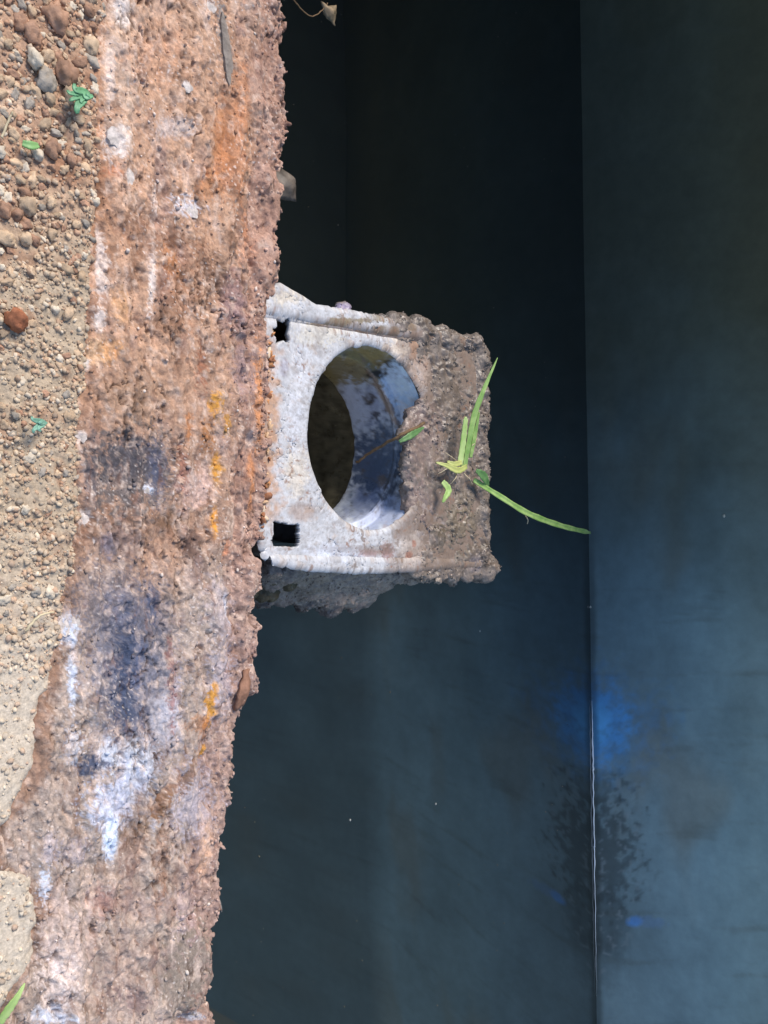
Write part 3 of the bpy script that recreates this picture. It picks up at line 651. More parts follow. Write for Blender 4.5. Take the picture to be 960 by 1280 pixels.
# cut-outs beside the wall
w1 = 6*fbm(ppx*.11, ppy*.11, 165, 4)
slot1 = (ppx > 338+w1) & (ppx < 357+w1*.6) & (ppy > 403+w1-.6*(ppx-346)) & (ppy < 428+w1)
slot2 = (ppx > 337+w1*.4) & (ppx < 368+w1*.3) & (ppy > 653+w1*.4+.12*(ppx-337)) & (ppy < 683+w1*.4)
cut = slot1 | slot2
idx = np.arange(NT*NR).reshape(NT, NR)
nx = np.roll(idx, -1, 0)
f = np.stack([idx[:, :-1], idx[:, 1:], nx[:, 1:], nx[:, :-1]], -1)
cutf = cut[:, :-1] | cut[:, 1:] | np.roll(cut, -1, 0)[:, 1:] | np.roll(cut, -1, 0)[:, :-1]
f = f.reshape(-1, 4)[~cutf.ravel()]
PX, PY = ppx.ravel(), ppy.ravel()
def plate_color(px, py):
    c = np.tile(lin((180, 181, 185)), (len(px), 1))
    c *= (1 + .14*fbm(px*.05, py*.05, 171, 4))[:, None]
    RU, OB, MU, WH = (150, 104, 76), (178, 134, 98), (112, 102, 94), (198, 200, 208)
    n = fbm(px*.06, py*.06, 172, 4)
    c += (lin((176, 160, 148))-c)*(sstep(.1, .5, fbm(px*.09, py*.09, 173, 4))*.6)[:, None]
    c += (lin(OB)-c)*(sstep(20, 2, px-329+26*n)*.8*sstep(410, 450, py)*sstep(665, 630, py))[:, None]
    c += (lin(MU)-c)*(sstep(478, 512, px+24*n-.1*np.abs(py-560))*.9)[:, None]
    L = [(352, 375, 20, 10, (206, 196, 180), .8), (430, 402, 60, 3, (118, 102, 66), .8, 0), (480, 412, 50, 4, (110, 96, 70), .8), (366, 590, 16, 34, (206, 194, 176), .6), (372, 640, 20, 12, (150, 118, 96), .5),
         (362, 520, 10, 30, WH, .6), (370, 470, 12, 24, WH, .5), (420, 690, 40, 12, (206, 214, 230), .6), (455, 690, 14, 6, (140, 100, 90), .7), (350, 460, 6, 12, (140, 134, 150), .6), (395, 420, 30, 14, (196, 190, 176), .6),
         (478, 690, 10, 12, (136, 88, 80), .7), (508, 690, 16, 22, (224, 216, 210), .9), (506, 694, 5, 6, (190, 100, 70), .8), (512, 680, 3, 5, (190, 100, 70), .7), (492, 436, 12, 10, (226, 214, 200), .9), (520, 462, 12, 22, (216, 196, 184), .9), (515, 440, 10, 12, (196, 150, 120), .7)]
    c = splat(c, px, py, L, 175, .4, .09)
    c += (lin((136, 130, 128))-c)*(sstep(.02, .3, fbm(px*.045, py*.06, 180, 5, .7))*.5)[:, None]
    c += (lin((196, 200, 208))-c)*(sstep(.1, .45, fbm(px*.05, py*.04, 182, 5, .65))*.5)[:, None]
    sc_ = fbm(px*.07, py*.07, 184, 5, .7)
    c += (lin((112, 94, 82))-c)*(sstep(.22, .36, sc_)*.7*sstep(380, 470, px + .35*np.abs(py-560)))[:, None]
    c += (lin((110, 82, 64))-c)*(sstep(9, 1, np.abs(py-(401+.16*(px-380)) + 5*n))*sstep(372, 400, px)*.6)[:, None]
    c += (lin((104, 88, 76))-c)*(sstep(8, 1, np.abs(py-(686+.02*(px-380)) + 7*n))*sstep(380, 420, px)*.45)[:, None]
    c += (lin((120, 100, 86))-c)*(sstep(470, 500, px + 40*fbm(px*.05, py*.05, 186, 4, .6))*.6)[:, None]
    sp = fbm(px*.13, py*.13, 177, 4, .7); rg = sstep(-.2, .4, fbm(px*.02, py*.02, 178, 3))
    c += (lin((128, 96, 78))-c)*(sstep(.14, .32, sp)*.8*rg)[:, None]
    c += (lin((122, 112, 104))-c)*(sstep(.1, .5, fbm(px*.3, py*.3, 179, 3, .6))*.45)[:, None]
    return c
pl = mesh_obj('flange_plate', np.stack([Xp.ravel(), Yp.ravel(), Zp.ravel()], 1), f[:, ::-1].copy(), M_PLATE, None, True, plate_color(PX, PY))
so = pl.modifiers.new('thickness', 'SOLIDIFY'); so.thickness = 0.0035; so.offset = -1
keep_world(pl, fit)
# side walls of the box under the plate
ring = np.arange(0, NT, 4)
V = []; zl = [-0.004, -0.02, -0.045, -0.075]
for k in ring:
    for j, dz in enumerate(zl):
        q = 0.985 - 0.02*j
        V.append((HC + rout[k]*q*math.cos(th[k]), HY + rout[k]*q*math.sin(th[k]), PLATE_Z+dz))
nr = len(ring); Fs = []
for i in range(nr):
    for j in range(len(zl)-1):
        a = i*len(zl)+j; b = ((i+1) % nr)*len(zl)+j
        Fs.append((a, a+1, b+1, b))
M_BOXW = mat_plain('stained_plastic', (120, 112, 100), .6, .4, .5, 60, (74, 66, 54), .4, 300)
sk = mesh_obj('box_wall', V, Fs, M_BOXW); keep_world(sk, fit)
so = sk.modifiers.new('thickness', 'SOLIDIFY'); so.thickness = 0.003
# pipe socket: a lathe going down from the hole, with its ridge and open lower end
prof = [(0.0, -0.0008), (-.0004, -.003), (-.0006, -.012), (-.0008, -.019), (-.0056, -.0203), (-.0062, -.0222), (-.0048, -.0245), (-.0048, -.032), (-.0052, -.045), (-.0054, -.0585), (-.0020, -.0595), (.004, -.0600), (.004, -.09), (.004, -.12), (.003, -.15), (.003, -.185)]
prof = [(np.interp(t, np.linspace(0, 1, len(prof)), [p[0] for p in prof]), np.interp(t, np.linspace(0, 1, len(prof)), [p[1] for p in prof])) for t in np.linspace(0, 1, 110)]
NTT = 360; tt = np.linspace(-math.pi, math.pi, NTT, endpoint=False)
Tg = np.repeat(tt[:, None], len(prof), 1); dr = np.array([p[0] for p in prof])[None]; dz = np.array([p[1] for p in prof])[None]
Rr = HR + dr + .0006*fbm(Tg*6, dz*200+0*Tg, 181, 3)
Xt = HC + Rr*np.cos(Tg); Yt = HY + Rr*np.sin(Tg); Zt = PLATE_Z + dz + 0*Tg + .0015*fbm(Tg*5, 0*Tg, 183, 2)*(dz < -.05)
tpx, tpy = proj(Xt, Yt, Zt); TX, TY = tpx.ravel(), tpy.ravel()
ct = np.tile(lin((206, 212, 222)), (len(TX), 1))
ct *= (1+.2*fbm(TX*.05, TY*.05, 185, 4))[:, None]
OL = (150, 130, 82); BL2 = (190, 216, 240)  # sky-lit blue, navy shade and reflections painted beside the olive and black stains
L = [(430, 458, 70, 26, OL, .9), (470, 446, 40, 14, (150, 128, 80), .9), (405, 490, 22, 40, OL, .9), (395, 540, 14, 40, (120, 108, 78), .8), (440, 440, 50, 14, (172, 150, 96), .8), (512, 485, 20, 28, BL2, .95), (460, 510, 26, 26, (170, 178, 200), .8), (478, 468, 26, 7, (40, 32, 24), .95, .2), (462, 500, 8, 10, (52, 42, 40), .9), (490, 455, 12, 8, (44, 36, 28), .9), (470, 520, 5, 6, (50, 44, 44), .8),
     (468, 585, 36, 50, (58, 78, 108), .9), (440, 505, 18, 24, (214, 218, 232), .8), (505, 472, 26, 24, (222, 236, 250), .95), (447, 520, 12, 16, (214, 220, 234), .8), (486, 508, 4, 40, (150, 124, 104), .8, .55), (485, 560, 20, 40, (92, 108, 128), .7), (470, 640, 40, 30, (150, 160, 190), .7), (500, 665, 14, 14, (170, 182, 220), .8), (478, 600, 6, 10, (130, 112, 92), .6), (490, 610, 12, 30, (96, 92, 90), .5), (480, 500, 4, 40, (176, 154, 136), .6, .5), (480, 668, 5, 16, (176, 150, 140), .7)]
ct = splat(ct, TX, TY, L, 187, .55, .032)
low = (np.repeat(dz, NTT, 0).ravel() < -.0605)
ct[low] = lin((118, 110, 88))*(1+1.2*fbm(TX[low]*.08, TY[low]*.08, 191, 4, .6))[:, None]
ct[:, :] += (lin((96, 82, 64))-ct)*(sstep(.15, .5, fbm(TX*.07, TY*.07, 189, 4, .65))*.6)[:, None]
idx = np.arange(NTT*len(prof)).reshape(NTT, len(prof)); nx = np.roll(idx, -1, 0)
f = np.stack([idx[:, :-1], nx[:, :-1], nx[:, 1:], idx[:, 1:]], -1).reshape(-1, 4)
M_SOCK = mat_attr('pipe_plastic', .38, .5, ((500, .25, .0005),), .12, 300, .12)
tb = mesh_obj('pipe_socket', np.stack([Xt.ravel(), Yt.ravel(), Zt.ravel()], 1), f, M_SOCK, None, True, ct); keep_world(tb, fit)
so = tb.modifiers.new('thickness', 'SOLIDIFY'); so.thickness = 0.003; so.offset = -1

# sealant beads between wall and plate
sealP = []
for k in range(90):
    py = 415 + 245*(k+random.random()*.8)/90
    px = np.interp(py, [400, 470, 560, 650], [337, 338, 334, 329]) + random.uniform(-2, 4)
    q = unp(px, py, PLATE_Z+.004); sealP.append((q.x, q.y, q.z - .001 + random.uniform(-.002, .001)))
sealP = np.array(sealP); ss_ = .0007+.0022*rng.random(len(sealP))**2
sc_c = np.array([lin(c) for c in [(186, 132, 88), (196, 164, 132), (146, 98, 70), (206, 186, 162)]])[rng.integers(0, 4, len(sealP))]
sl = scatter_mesh('sealant', sealP, ss_, sc_c, M_CRUMB, P2, None, True); keep_world(sl, fit); tag(sl, kind='stuff')

# ---- mud: blobs fused by a voxel remesh, then roughened
def fused(name, blobs, voxel, disp, mat, colf, smooth_it=4):
    pv, pf = rock_proto(2, 0, 1, 0)
    V = np.stack([np.array(c)[None] + pv*np.array(sq)[None]*r for c, r, sq in blobs])
    Fb = pf[None] + (np.arange(len(blobs))*len(pv))[:, None, None]
    o = mesh_obj(name, V.reshape(-1, 3), Fb.reshape(-1, 3), mat); me = o.data
    rm = o.modifiers.new('r', 'REMESH'); rm.mode = 'VOXEL'; rm.voxel_size = voxel
    smo = o.modifiers.new('s', 'SMOOTH'); smo.iterations = smooth_it; smo.factor = .5
    dg = bpy.context.evaluated_depsgraph_get()
    me2 = bpy.data.meshes.new_from_object(o.evaluated_get(dg))
    o.modifiers.clear(); o.data = me2; bpy.data.meshes.remove(me); me2.name = name
    nv = len(me2.vertices); co = np.empty(nv*3, np.float32); me2.vertices.foreach_get('co', co); co = co.reshape(-1, 3).astype(float)
    no = np.empty(nv*3, np.float32); me2.vertices.foreach_get('normal', no); no = no.reshape(-1, 3)
    X, Y, Z = co.T
    a, b = X + .37*Z, Y - .71*Z
    a = a + .004*fbm(X*70, Y*70, 198, 2); b = (b + .004*fbm(X*70, Y*70, 199, 2))*.75
    d = sum(am*((.5-2.2*np.abs(fbm(a*fr, b*fr, 200+i, 4, .6))) if i == 1 else fbm(a*fr, b*fr, 200+i, 4, .6)) for i, (am, fr) in enumerate(disp))
    md = .45 + .9*sstep(-.25, .35, fbm(X*45, Y*45, 197, 3))      # smooth slick patches and rough ones
    co += no*(d*md)[:, None]
    me2.vertices.foreach_set('co', co.astype(np.float32).ravel())
    me2.materials.clear(); me2.materials.append(mat)
    me2.polygons.foreach_set('use_smooth', np.ones(len(me2.polygons), dtype=bool))
    px, py = proj(*co.T); set_col(me2, colf(px, py, co)); me2.update()
    return o
def mud_color(px, py, co):
    n = fbm(px*.03, py*.03, 211, 4); g = fbm(px*.14, py*.14, 212, 4, .65)
    c = np.tile(lin((120, 110, 103)), (len(px), 1))
    c += (lin((84, 72, 62))-c)*(sstep(0, .5, n)*.8)[:, None]
    c += (lin((150, 132, 120))-c)*(sstep(.1, .5, g)*.6)[:, None]
    L = [(525, 540, 24, 60, (136, 116, 110), .6), (520, 640, 26, 40, (138, 118, 112), .6), (560, 480, 26, 40, (112, 100, 90), .5), (570, 660, 26, 40, (104, 94, 80), .7), (580, 640, 20, 30, (120, 108, 92), .5), (500, 445, 16, 14, (170, 140, 116), .7),
         (530, 470, 8, 20, (176, 140, 118), .6), (595, 705, 10, 10, (132, 124, 128), .6), (430, 384, 14, 6, (150, 140, 170), .8), (440, 736, 120, 26, (172, 156, 140), .75), (385, 735, 30, 12, (120, 108, 88), .4)]  # lower skirt painted paler to offset its shaded side
    c = splat(c, px, py, L, 213, .4, .07)
    c += (lin((196, 180, 168))-c)*(sstep(.48, .66, perlin(px*.3, py*.3, 214))*.5)[:, None]
    return c*(.86+.3*g)[:, None]
blobs = []
def blob_px(px, py, z, r, sq=(1, 1, 1)):
    p = unp(px, py, z); blobs.append((p, r, sq))
rs = random.Random(11)
# the mud sheet over the tank-side half of the plate
k = 0
while k < 620:
    px = rs.uniform(496, 606); py = rs.uniform(405, 722)
    lo = np.interp(px, [496, 520, 560, 600], [405, 412, 424, 436]); hi = np.interp(px, [496, 530, 570, 606], [700, 716, 712, 716])
    if py < lo or py > hi: continue
    left = np.interp(py, [400, 430, 470, 505, 530, 600, 640, 665, 690, 720], [440, 505, 538, 528, 508, 504, 515, 530, 530, 500])
    if px < left + rs.uniform(0, 8): continue
    if 488 < px < 526 and 664 < py < 706: continue
    blob_px(px, py, PLATE_Z + rs.uniform(-.0005, .0018), rs.uniform(.005, .0095), (1, 1, .36)); k += 1
# rolled rim towards the tank and its end knobs
for i in range(60):
    t = i/59; px = 590 + 12*t + rs.uniform(-3, 3); py = 438 + 268*t
    blob_px(px, py, PLATE_Z - rs.uniform(0, .004), rs.uniform(.005, .008), (1, 1, .8))
for px, py, r in [(594, 436, .0075), (598, 441, .006), (609, 712, .008), (606, 718, .007), (612, 705, .006), (595, 470, .007), (600, 690, .008)]:
    blob_px(px, py, PLATE_Z, r)
# flange along the picture-top side
for i in range(90):
    t = i/89; px = 415 + 180*t; py = 394 + 38*t + rs.uniform(-6, 6)
    blob_px(px, py, PLATE_Z + rs.uniform(-.001, .004)*(.3+t), rs.uniform(.002, .004)+.002*t, (1, 1, .8))
for px, py, r in [(425, 386, .004), (432, 385, .0035), (500, 404, .007), (490, 400, .006), (520, 405, .0065), (530, 410, .007), (552, 416, .006)]:
    blob_px(px, py, PLATE_Z, r)
# hanging skirt on the tank side and on the picture-bottom side
for i in range(260):
    t = rs.random(); px = 602 + 4*t; py = 440 + 270*t
    p = unp(px, py, PLATE_Z); blobs.append((Vector((p.x, p.y - rs.uniform(.002, .008), PLATE_Z - rs.uniform(0, .06))), rs.uniform(.005, .009), (1, .8, 1.2)))
for i in range(330):
    t = rs.random(); px = 345 + 175*t; p = unp(px, 708, PLATE_Z)
    dep = rs.random(); bul = .003 + .030*dep*np.interp(px, [340, 420, 480, 515, 525], [.55, .75, 1.0, .9, .3])
    blobs.append((Vector((p.x + bul - .005 + rs.uniform(-.003, .002), p.y, PLATE_Z - .006 - .036*dep)), rs.uniform(.004, .0075), (1, 1.2, .9)))
for i in range(70):
    t = rs.random(); p = unp(518 + 90*t, 714, PLATE_Z)
    blobs.append((Vector((p.x + rs.uniform(-.002, .004), p.y, PLATE_Z - .03*rs.random())), rs.uniform(.004, .007), (1, 1.2, .9)))
# mud tongue lying over the hole's rim and a few lumps inside the socket
for i in range(46):
    px = rs.uniform(503, 535); py = rs.uniform(520, 642)
    blob_px(px, py, PLATE_Z + rs.uniform(-.006, .001), rs.uniform(.004, .006), (1, 1, .6))
mud = fused('mud_crust', blobs, .0010, ((.0020, 50), (.0014, 120), (.0024, 330), (.0011, 900)), M_MUD, mud_color, 30)
keep_world(mud, fit)
# grit caked into the mud
nv = len(mud.data.vertices); mco = np.empty(nv*3, np.float32); mud.data.vertices.foreach_get('co', mco); mco = mco.reshape(-1, 3).astype(float)
mno = np.empty(nv*3, np.float32); mud.data.vertices.foreach_get('normal', mno); mno = mno.reshape(-1, 3)
gi = rng.choice(nv, 9000, replace=False); gi = gi[(fbm(mco[gi, 0]*60, mco[gi, 1]*60+mco[gi, 2]*40, 225, 3) > -.12)]
gpx, gpy = proj(*mco[gi].T)
gcol = mud_color(gpx, gpy, mco[gi])*(.7+.65*rng.random(len(gi)))[:, None]
gr = scatter_mesh('grit', mco[gi]+mno[gi]*.0001, .00025+.0009*rng.random(len(gi))**3, gcol, M_MUD, P1, None)
keep_world(gr, fit); tag(gr, kind='stuff')
# wall mud behind the fitting's lower corner
blobs = []
for i in range(60):
    p = unp(rs.uniform(318, 372), rs.uniform(722, 752), -.03)
    blobs.append((Vector((p.x - rs.uniform(0, .012), p.y, -.03 - rs.uniform(0, .03))), rs.uniform(.004, .008), (1, 1, 1)))
wm = fused('mud_deposit', blobs, .0012, ((.0012, 90), (.001, 260)), M_MUD, lambda px, py, co: np.tile(lin((84, 74, 52)), (len(px), 1))*(1+.4*fbm(px*.08, py*.08, 223, 4))[:, None])
wm.parent = rim

# ------------------------------------------------------------------ grass, leaves, twigs
def mat_grass(name, a, b, scale=80):
    mt = mat_plain(name, a, .5, .4, .3, scale, b, .15, 600)
    nt = mt.node_tree; bs = nt.nodes['Principled BSDF']
    bs.inputs['Subsurface Weight'].default_value = 0.0
    return mt
G_BLADE = mat_grass('grass_green', (146, 172, 104), (112, 148, 76), 160)
G_PALE = mat_grass('grass_pale', (172, 190, 128), (130, 164, 84))
G_YEL = mat_grass('grass_yellow', (176, 180, 112), (136, 150, 80))
G_DARK = mat_grass('leaf_green', (98, 134, 82), (66, 104, 58), 200)
G_TEAL = mat_grass('clover_green', (104, 156, 116), (74, 122, 86), 260)
M_STRAW = mat_plain('dry_straw', (206, 190, 158), .8, .3, .4, 200)
M_TWIG = mat_plain('brown_twig', (122, 98, 72), .8, .3, .5, 200, bump=.5)
M_DEAD = mat_plain('dead_leaf', (150, 128, 100), .75, .3, .5, 160, (92, 84, 66), .4, 500)
M_ROOT = mat_plain('pale_root', (150, 146, 140), .8, .3, .4, 200)
def blade(name, pts, width, mat, parent=None, fold=.25, tip=.1, base=.7, thick=.0005, twist=0.0, blunt=False):
    """ribbon with a keel along a 3-D polyline; width in metres"""
    pts = [Vector(p) for p in pts]; n = 26
    seg = [0]
    for i in range(1, len(pts)): seg.append(seg[-1] + (pts[i]-pts[i-1]).length)
    P = []
    for i in range(n+1):
        t = seg[-1]*i/n; j = max(k for k in range(len(seg)-1) if seg[k] <= t + 1e-9); u = (t-seg[j])/(seg[j+1]-seg[j])
        p0 = pts[max(j-1, 0)]; p1 = pts[j]; p2 = pts[j+1]; p3 = pts[min(j+2, len(pts)-1)]
        P.append(.5*((2*p1)+(p2-p0)*u+(2*p0-5*p1+4*p2-p3)*u*u+(3*p1-p0-3*p2+p3)*u**3))
    V, Fc = [], []
    camp = Vector((0, 0, CAMZ + .1))
    for i, p in enumerate(P):
        t = i/n; d = (P[min(i+1, n)]-P[max(i-1, 0)]).normalized()
        side = d.cross(Vector((0, -.35, 1))).normalized(); up = side.cross(d).normalized()
        ca, sa = math.cos(twist*t), math.sin(twist*t); side, up = side*ca+up*sa, up*ca-side*sa
        w = width*.5*(base + (1-base)*min(t*3, 1))*(1 if t < .45 else (tip + (1-tip)*(1-((t-.45)/.55)**1.5)))
        if blunt and t > .96: w *= .6
        w *= 1 + .08*math.sin(i*1.7)
        V += [p-side*w+up*w*fold, p-side*w*.5+up*w*fold*.35, p, p+side*w*.5+up*w*fold*.35, p+side*w+up*w*fold]
    for i in range(n):
        for k in range(4): Fc.append((i*5+k, i*5+k+1, i*5+6+k, i*5+5+k))
    o = mesh_obj(name, V, Fc, mat, None)
    so = o.modifiers.new('thickness', 'SOLIDIFY'); so.thickness = thick; so.offset = 0
    if parent: keep_world(o, parent)
    return o
def tube(name, pts, r0, r1, mat, parent=None, n=40, jit=0.0, seed=0, sides=7, taper=False):
    pts = [Vector(p) for p in pts]; P = []
    for i in range(n+1):
        t = (len(pts)-1)*i/n; j = min(int(t), len(pts)-2); u = t-j
        p0 = pts[max(j-1, 0)]; p1 = pts[j]; p2 = pts[j+1]; p3 = pts[min(j+2, len(pts)-1)]
        q = .5*((2*p1)+(p2-p0)*u+(2*p0-5*p1+4*p2-p3)*u*u+(3*p1-p0-3*p2+p3)*u**3)
        P.append(q + jit*mnoise.noise_vector(Vector((i*.35+seed, seed*2.1, 0))))
    V, Fc = [], []
    for i, p in enumerate(P):
        d = (P[min(i+1, n)]-P[max(i-1, 0)]).normalized(); s = d.cross(Vector((.2, .1, 1))).normalized(); u = s.cross(d)
        r = (r0 + (r1-r0)*i/n)*(1+.15*mnoise.noise(Vector((i*.8, seed, 3))))
        if taper: r *= max(.12, min(1, 5*i/n, 3.0*(1-i/n))) * (.75+.5*abs(mnoise.noise(Vector((i*.23, seed, 9)))))
        for k in range(sides):
            a = 2*math.pi*k/sides; V.append(p + s*math.cos(a)*r + u*math.sin(a)*r)
    for i in range(n):
        for k in range(sides):
            k2 = (k+1) % sides; Fc.append((i*sides+k, i*sides+k2, (i+1)*sides+k2, (i+1)*sides+k))
    Fc.append(tuple(range(sides))[::-1]); Fc.append(tuple(n*sides+k for k in range(sides)))
    o = mesh_obj(name, V, Fc, mat, None)
    if parent: keep_world(o, parent)
    return o
ZT = PLATE_Z + .012
q = unp(572, 585, ZT)
gs = empty('grass_sprig', q)
tag(gs, 'upright green grass sprig rooted in mud with yellow base', 'grass sprig')
blade('blade', [unp(580, 586, ZT), unp(585, 555, ZT+.003), unp(592, 520, ZT+.007), unp(603, 490, ZT+.012), unp(622, 447, ZT+.018)], .0044, G_BLADE, gs, .35, .05)
blade('blade', [unp(574, 582, ZT+.001), unp(578, 555, ZT+.003), unp(582, 521, ZT+.006)], .0042, G_PALE, gs, .3, .7, 1.0, blunt=True)
blade('blade', [unp(588, 572, ZT), unp(594, 540, ZT+.003), unp(599, 515, ZT+.006)], .0030, G_BLADE, gs, .3, .2)
blade('leaf_base', [unp(583, 583, ZT+.002), unp(572, 588, ZT+.003), unp(558, 582, ZT+.002), unp(545, 578, ZT-.001)], .0040, G_YEL, gs, .3, .2)
blade('leaf_base', [unp(577, 578, ZT+.002), unp(568, 580, ZT+.003), unp(559, 577, ZT+.001)], .0034, G_YEL, gs, .3, .4)
for k, (a, b) in enumerate([((566, 580), (548, 592)), ((572, 590), (562, 606)), ((580, 592), (590, 606)), ((570, 577), (556, 566)), ((586, 560), (596, 548))]):
    tube('dry_fibre', [unp(*a, ZT), unp((a[0]+b[0])/2+2, (a[1]+b[1])/2, ZT+.002), unp(*b, ZT-.001)], .0004, .0002, M_STRAW, gs, 14, .0006, 30+k, 5)
gb = blade('cut_grass', [unp(592, 600, ZT-.003), unp(606, 609, ZT-.001), unp(630, 624, ZT+.002), unp(660, 642, ZT+.004), unp(700, 657, ZT+.003), unp(738, 666, ZT-.001)], .0042, G_BLADE, None, .4, .75, .8, blunt=True)
tag(gb, 'long cut grass blade pointing out over the dark water', 'grass blade')
hr = tube('root_hair', [unp(657, 645, ZT), unp(660, 650, ZT-.001), unp(659, 655, ZT-.002)], .0004, .0003, M_STRAW, None, 10); hr.parent = gb
lf = blade('leaf', [unp(595, 588, ZT), unp(603, 594, ZT+.001), unp(608, 602, ZT), unp(610, 609, ZT-.002)], .006, G_DARK, None, .2, .2, .4)
tag(lf, 'small rounded green leaf at the foot of the long grass blade', 'leaf')
lf = blade('grass_fragment', [unp(553, 602, ZT-.001), unp(560, 612, ZT), unp(556, 622, ZT), unp(553, 628, ZT-.001)], .0045, G_PALE, None, .3, .3)
tag(lf, 'torn pale green grass fragment stuck in mud below the sprig', 'grass fragment')
lf = blade('leaf', [unp(499, 552, PLATE_Z+.008), unp(512, 545, PLATE_Z+.0105), unp(530, 534, PLATE_Z+.010)], .0040, G_DARK, None, .2, .15, .4)
tag(lf, 'narrow green leaf lying on mud at the rim of the hole', 'leaf')
tw = tube('twig', [unp(446, 578, PLATE_Z-.030), unp(470, 562, PLATE_Z-.014), unp(500, 545, PLATE_Z+.005), unp(530, 529, PLATE_Z+.009)], .0008, .0011, M_TWIG, None, 40, .0008, 4)
tag(tw, 'thin brown twig slanting down into the round hole', 'twig')
# things on the soil
def sprout(name, px, py, leaves, mat, label, size):
    p = unp(px, py, .0); z = max(float(soil_z(p.x, p.y)[0]), float(rim_z(p.x, p.y)[0])) + .003
    root = empty(name, (p.x, p.y, z)); tag(root, label, 'sprout')
    tube('stem', [Vector((p.x, p.y, z-.006)), Vector((p.x+.0004, p.y, z)), Vector((p.x, p.y+.0004, z+.003))], .0005, .0004, mat, root, 10)
    for (a, b, w) in leaves:
        e = unp(px+a, py+b, z+.005); mid = unp(px+a*.55, py+b*.55, z+.0055)
        blade('leaf', [Vector((p.x, p.y, z+.003)), mid, e], w*size*.62, mat, root, .25, .35, .35)
sprout('clover_sprout', 97, 122, [(-4, -17, .0060), (-13, -9, .0050), (0, 20, .0078), (19, -2, .0058), (8, 8, .004), (-10, 3, .005)], G_TEAL, 'bright green clover sprout on the brown pebbly soil', .8)
sprout('seedling', 45, 530, [(-5, -9, .004), (8, -3, .0032), (-3, 11, .004), (6, 9, .003)], mat_grass('seedling_green', (122, 166, 146), (90, 132, 114)), 'small blue green seedling in the bare soil halfway down', .9)
z0 = .006
o = blade('cut_grass', [unp(28, 179, z0), unp(38, 182, z0+.001), unp(48, 182, z0)], .0032, mat_grass('fresh_green', (124, 164, 104), (92, 136, 78)), None, .3, .5); tag(o, 'short green blade lying among brown pebbles', 'grass blade')
o = blade('cut_grass', [unp(-4, 1284, z0), unp(10, 1262, z0+.003), unp(22, 1245, z0+.005), unp(31, 1229, z0+.005)], .0032, G_PALE, None, .35, .15); tag(o, 'pale grass blade in the bottom left corner of the soil', 'grass blade')
o = tube('straw', [unp(33, 789, z0), unp(42, 776, z0+.001), unp(54, 768, z0+.002), unp(68, 765, z0)], .0006, .0004, M_STRAW, None, 30, .0004, 9); tag(o, 'curved dry straw on soil below the two pale pebbles', 'straw')
o = tube('straw', [unp(2, 172, z0), unp(10, 152, z0+.001), unp(16, 140, z0+.002)], .0005, .0004, M_STRAW, None, 20, .0003, 12); tag(o, 'thin dry straw at the left edge above the short green blade', 'straw')
# leaf scraps by the wall
def scrap(name, px_pts, z, mat, label, cat, bend=.004, thick=.0007, seed=0):
    P = [unp(a, b, z) for a, b in px_pts]; c = sum(P, Vector())/len(P)
    bm = bmesh.new(); V = [bm.verts.new(p + Vector((0, 0, bend*mnoise.noise(p*140+Vector((seed, 0, 0)))))) for p in P]; cv = bm.verts.new(c + Vector((0, 0, bend*.5)))
    for i in range(len(V)): bm.faces.new((V[(i+1) % len(V)], V[i], cv))
    bmesh.ops.subdivide_edges(bm, edges=bm.edges[:], cuts=3, use_grid_fill=True, smooth=.3)
    for v in bm.verts: v.co += Vector((0, 0, .0012*mnoise.noise(v.co*500+Vector((seed, 4, 1))))) + .0005*mnoise.noise_vector(v.co*900)
    me = bpy.data.meshes.new(name); bm.to_mesh(me); bm.free(); me.materials.append(mat)
    me.polygons.foreach_set('use_smooth', np.ones(len(me.polygons), dtype=bool))
    o = bpy.data.objects.new(name, me); COL.objects.link(o)
    so = o.modifiers.new('thickness', 'SOLIDIFY'); so.thickness = thick
    return tag(o, label, cat)
scrap('dead_leaf', [(401, 2), (409, 5), (418, 8), (423, 18), (421, 32), (414, 26), (407, 18)], -.02, M_DEAD, 'torn tan dead leaf hanging over dark water at the top', 'dead leaf', .006)
o = tube('root', [unp(362, -6, -.01), unp(374, 8, -.014), unp(388, 20, -.018), unp(404, 12, -.02), unp(410, 4, -.02)], .0004, .0003, M_TWIG, None, 40, .0008, 15); tag(o, 'thin dark root hanging beside the torn dead leaf', 'root')
scrap('dead_leaf', [(340, 212), (354, 210), (366, 220), (368, 234), (373, 252), (362, 250), (346, 248), (340, 236)], -.008, mat_plain('grey_leaf', (112, 102, 92), .6, .4, .5, 160, (66, 60, 54), .5, 400), 'dark grey curled leaf scrap jutting from the wall edge', 'dead leaf', .008, .001, 3)
o = tube('root', [unp(262, 1116, -.006), unp(269, 1119, -.006), unp(275, 1128, -.007), unp(277, 1140, -.009)], .0005, .0003, M_ROOT, None, 24, .0003, 18); tag(o, 'fine pale root curling off the lower wall edge', 'root')
# crust tongue hanging from the edge
scrap('crust_flake', [(298, 868), (306, 838), (314, 836), (318, 852), (309, 880), (300, 890)], -.002, mat_plain('brown_crust', (150, 112, 92), .85, .3, .4, 300, bump=.5), None, None, .004, .002, 7).parent = rim

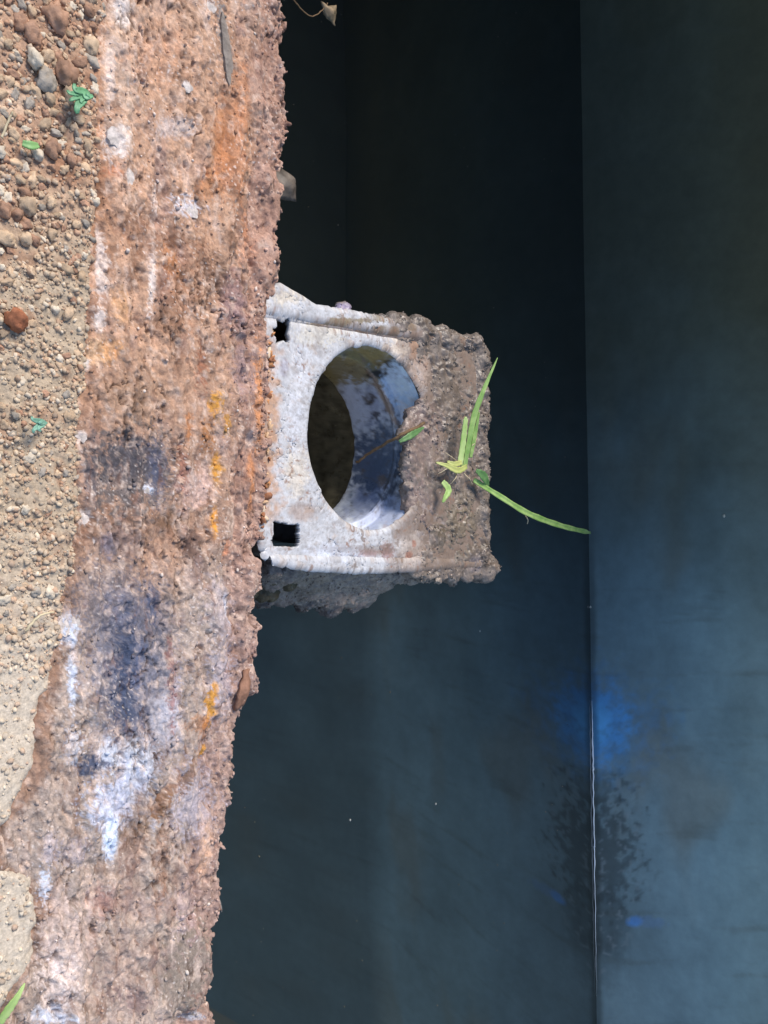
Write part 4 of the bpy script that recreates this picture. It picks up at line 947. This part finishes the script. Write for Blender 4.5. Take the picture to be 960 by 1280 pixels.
# ------------------------------------------------------------------ waterline glint built as a strand, and floating specks
def wl(px, py):
    p = unp(px, py, WATER_Z); return Vector((p.x, wall_y(p.x)-.0015, WATER_Z+.0014))
M_GLINT = mat_plain('modelled_glint', (206, 222, 236), .25, .6, .15, 60)
st = tube('waterline_glint', [wl(733, y) for y in (878, 905, 940, 965, 968, 1010, 1060, 1068, 1120, 1180, 1225, 1256)], .0015, .0005, M_GLINT, None, 120, .0009, 22, 6, True)  # sky glint on the waterline, modelled as a pale strand
tag(st, 'thin pale modelled glint along the waterline under the blue patch', 'waterline glint')
M_SPECK = mat_plain('pale_speck', (196, 198, 190), .7, .3, .3, 300)
for px, py, r, lb in [(904, 645, 2.6, 'pale comma shaped speck high on the dark wall right of the fitting'), (730, 760, 2.2, 'tiny pale speck at the waterline above the blue patch')]:
    p = unp_y(px, py, wall_y(0)-.004) if px > 735 else wl(px, py)
    p.y = wall_y(p.x) - .0015
    pv, pf = rock_proto(2, px % 9, .6, .6)
    o = mesh_obj('speck', pv*np.array([[.0016, .001, .0028]])*r/2.4 + np.array(p), pf, M_SPECK, None); tag(o, lb, 'speck')
for px, py, lb in [(600, 815-26, 'tiny pale speck floating on dark water below the fitting'), (545, 1005, 'tiny pale speck floating in the lower dark water'), (438, 1025, 'tiny pale speck floating on water near the lower wall edge')]:
    pv, pf = rock_proto(1, px % 7, .3, .5)
    o = mesh_obj('speck', pv*.0012 + np.array(unp(px, py, WATER_Z+.0004)), pf, M_SPECK, None); tag(o, lb, 'speck')
# dust floating on the water
n = 420
fx = rng.uniform(-.6, .6, n); fy = rng.uniform(.36, 1.02, n)
kp = fbm(fx*7, fy*7, 231, 3) > .05; fx, fy = fx[kp], fy[kp]
fs = .00035 + .0006*rng.random(len(fx))**3
fc = np.tile(lin((96, 92, 80)), (len(fx), 1))*(.4+.8*rng.random(len(fx)))[:, None]
du = scatter_mesh('floating_dust', np.stack([fx, fy, np.full(len(fx), WATER_Z+.0002)], 1), fs, fc, M_CRUMB, P1[:2], None)
tag(du, kind='stuff')
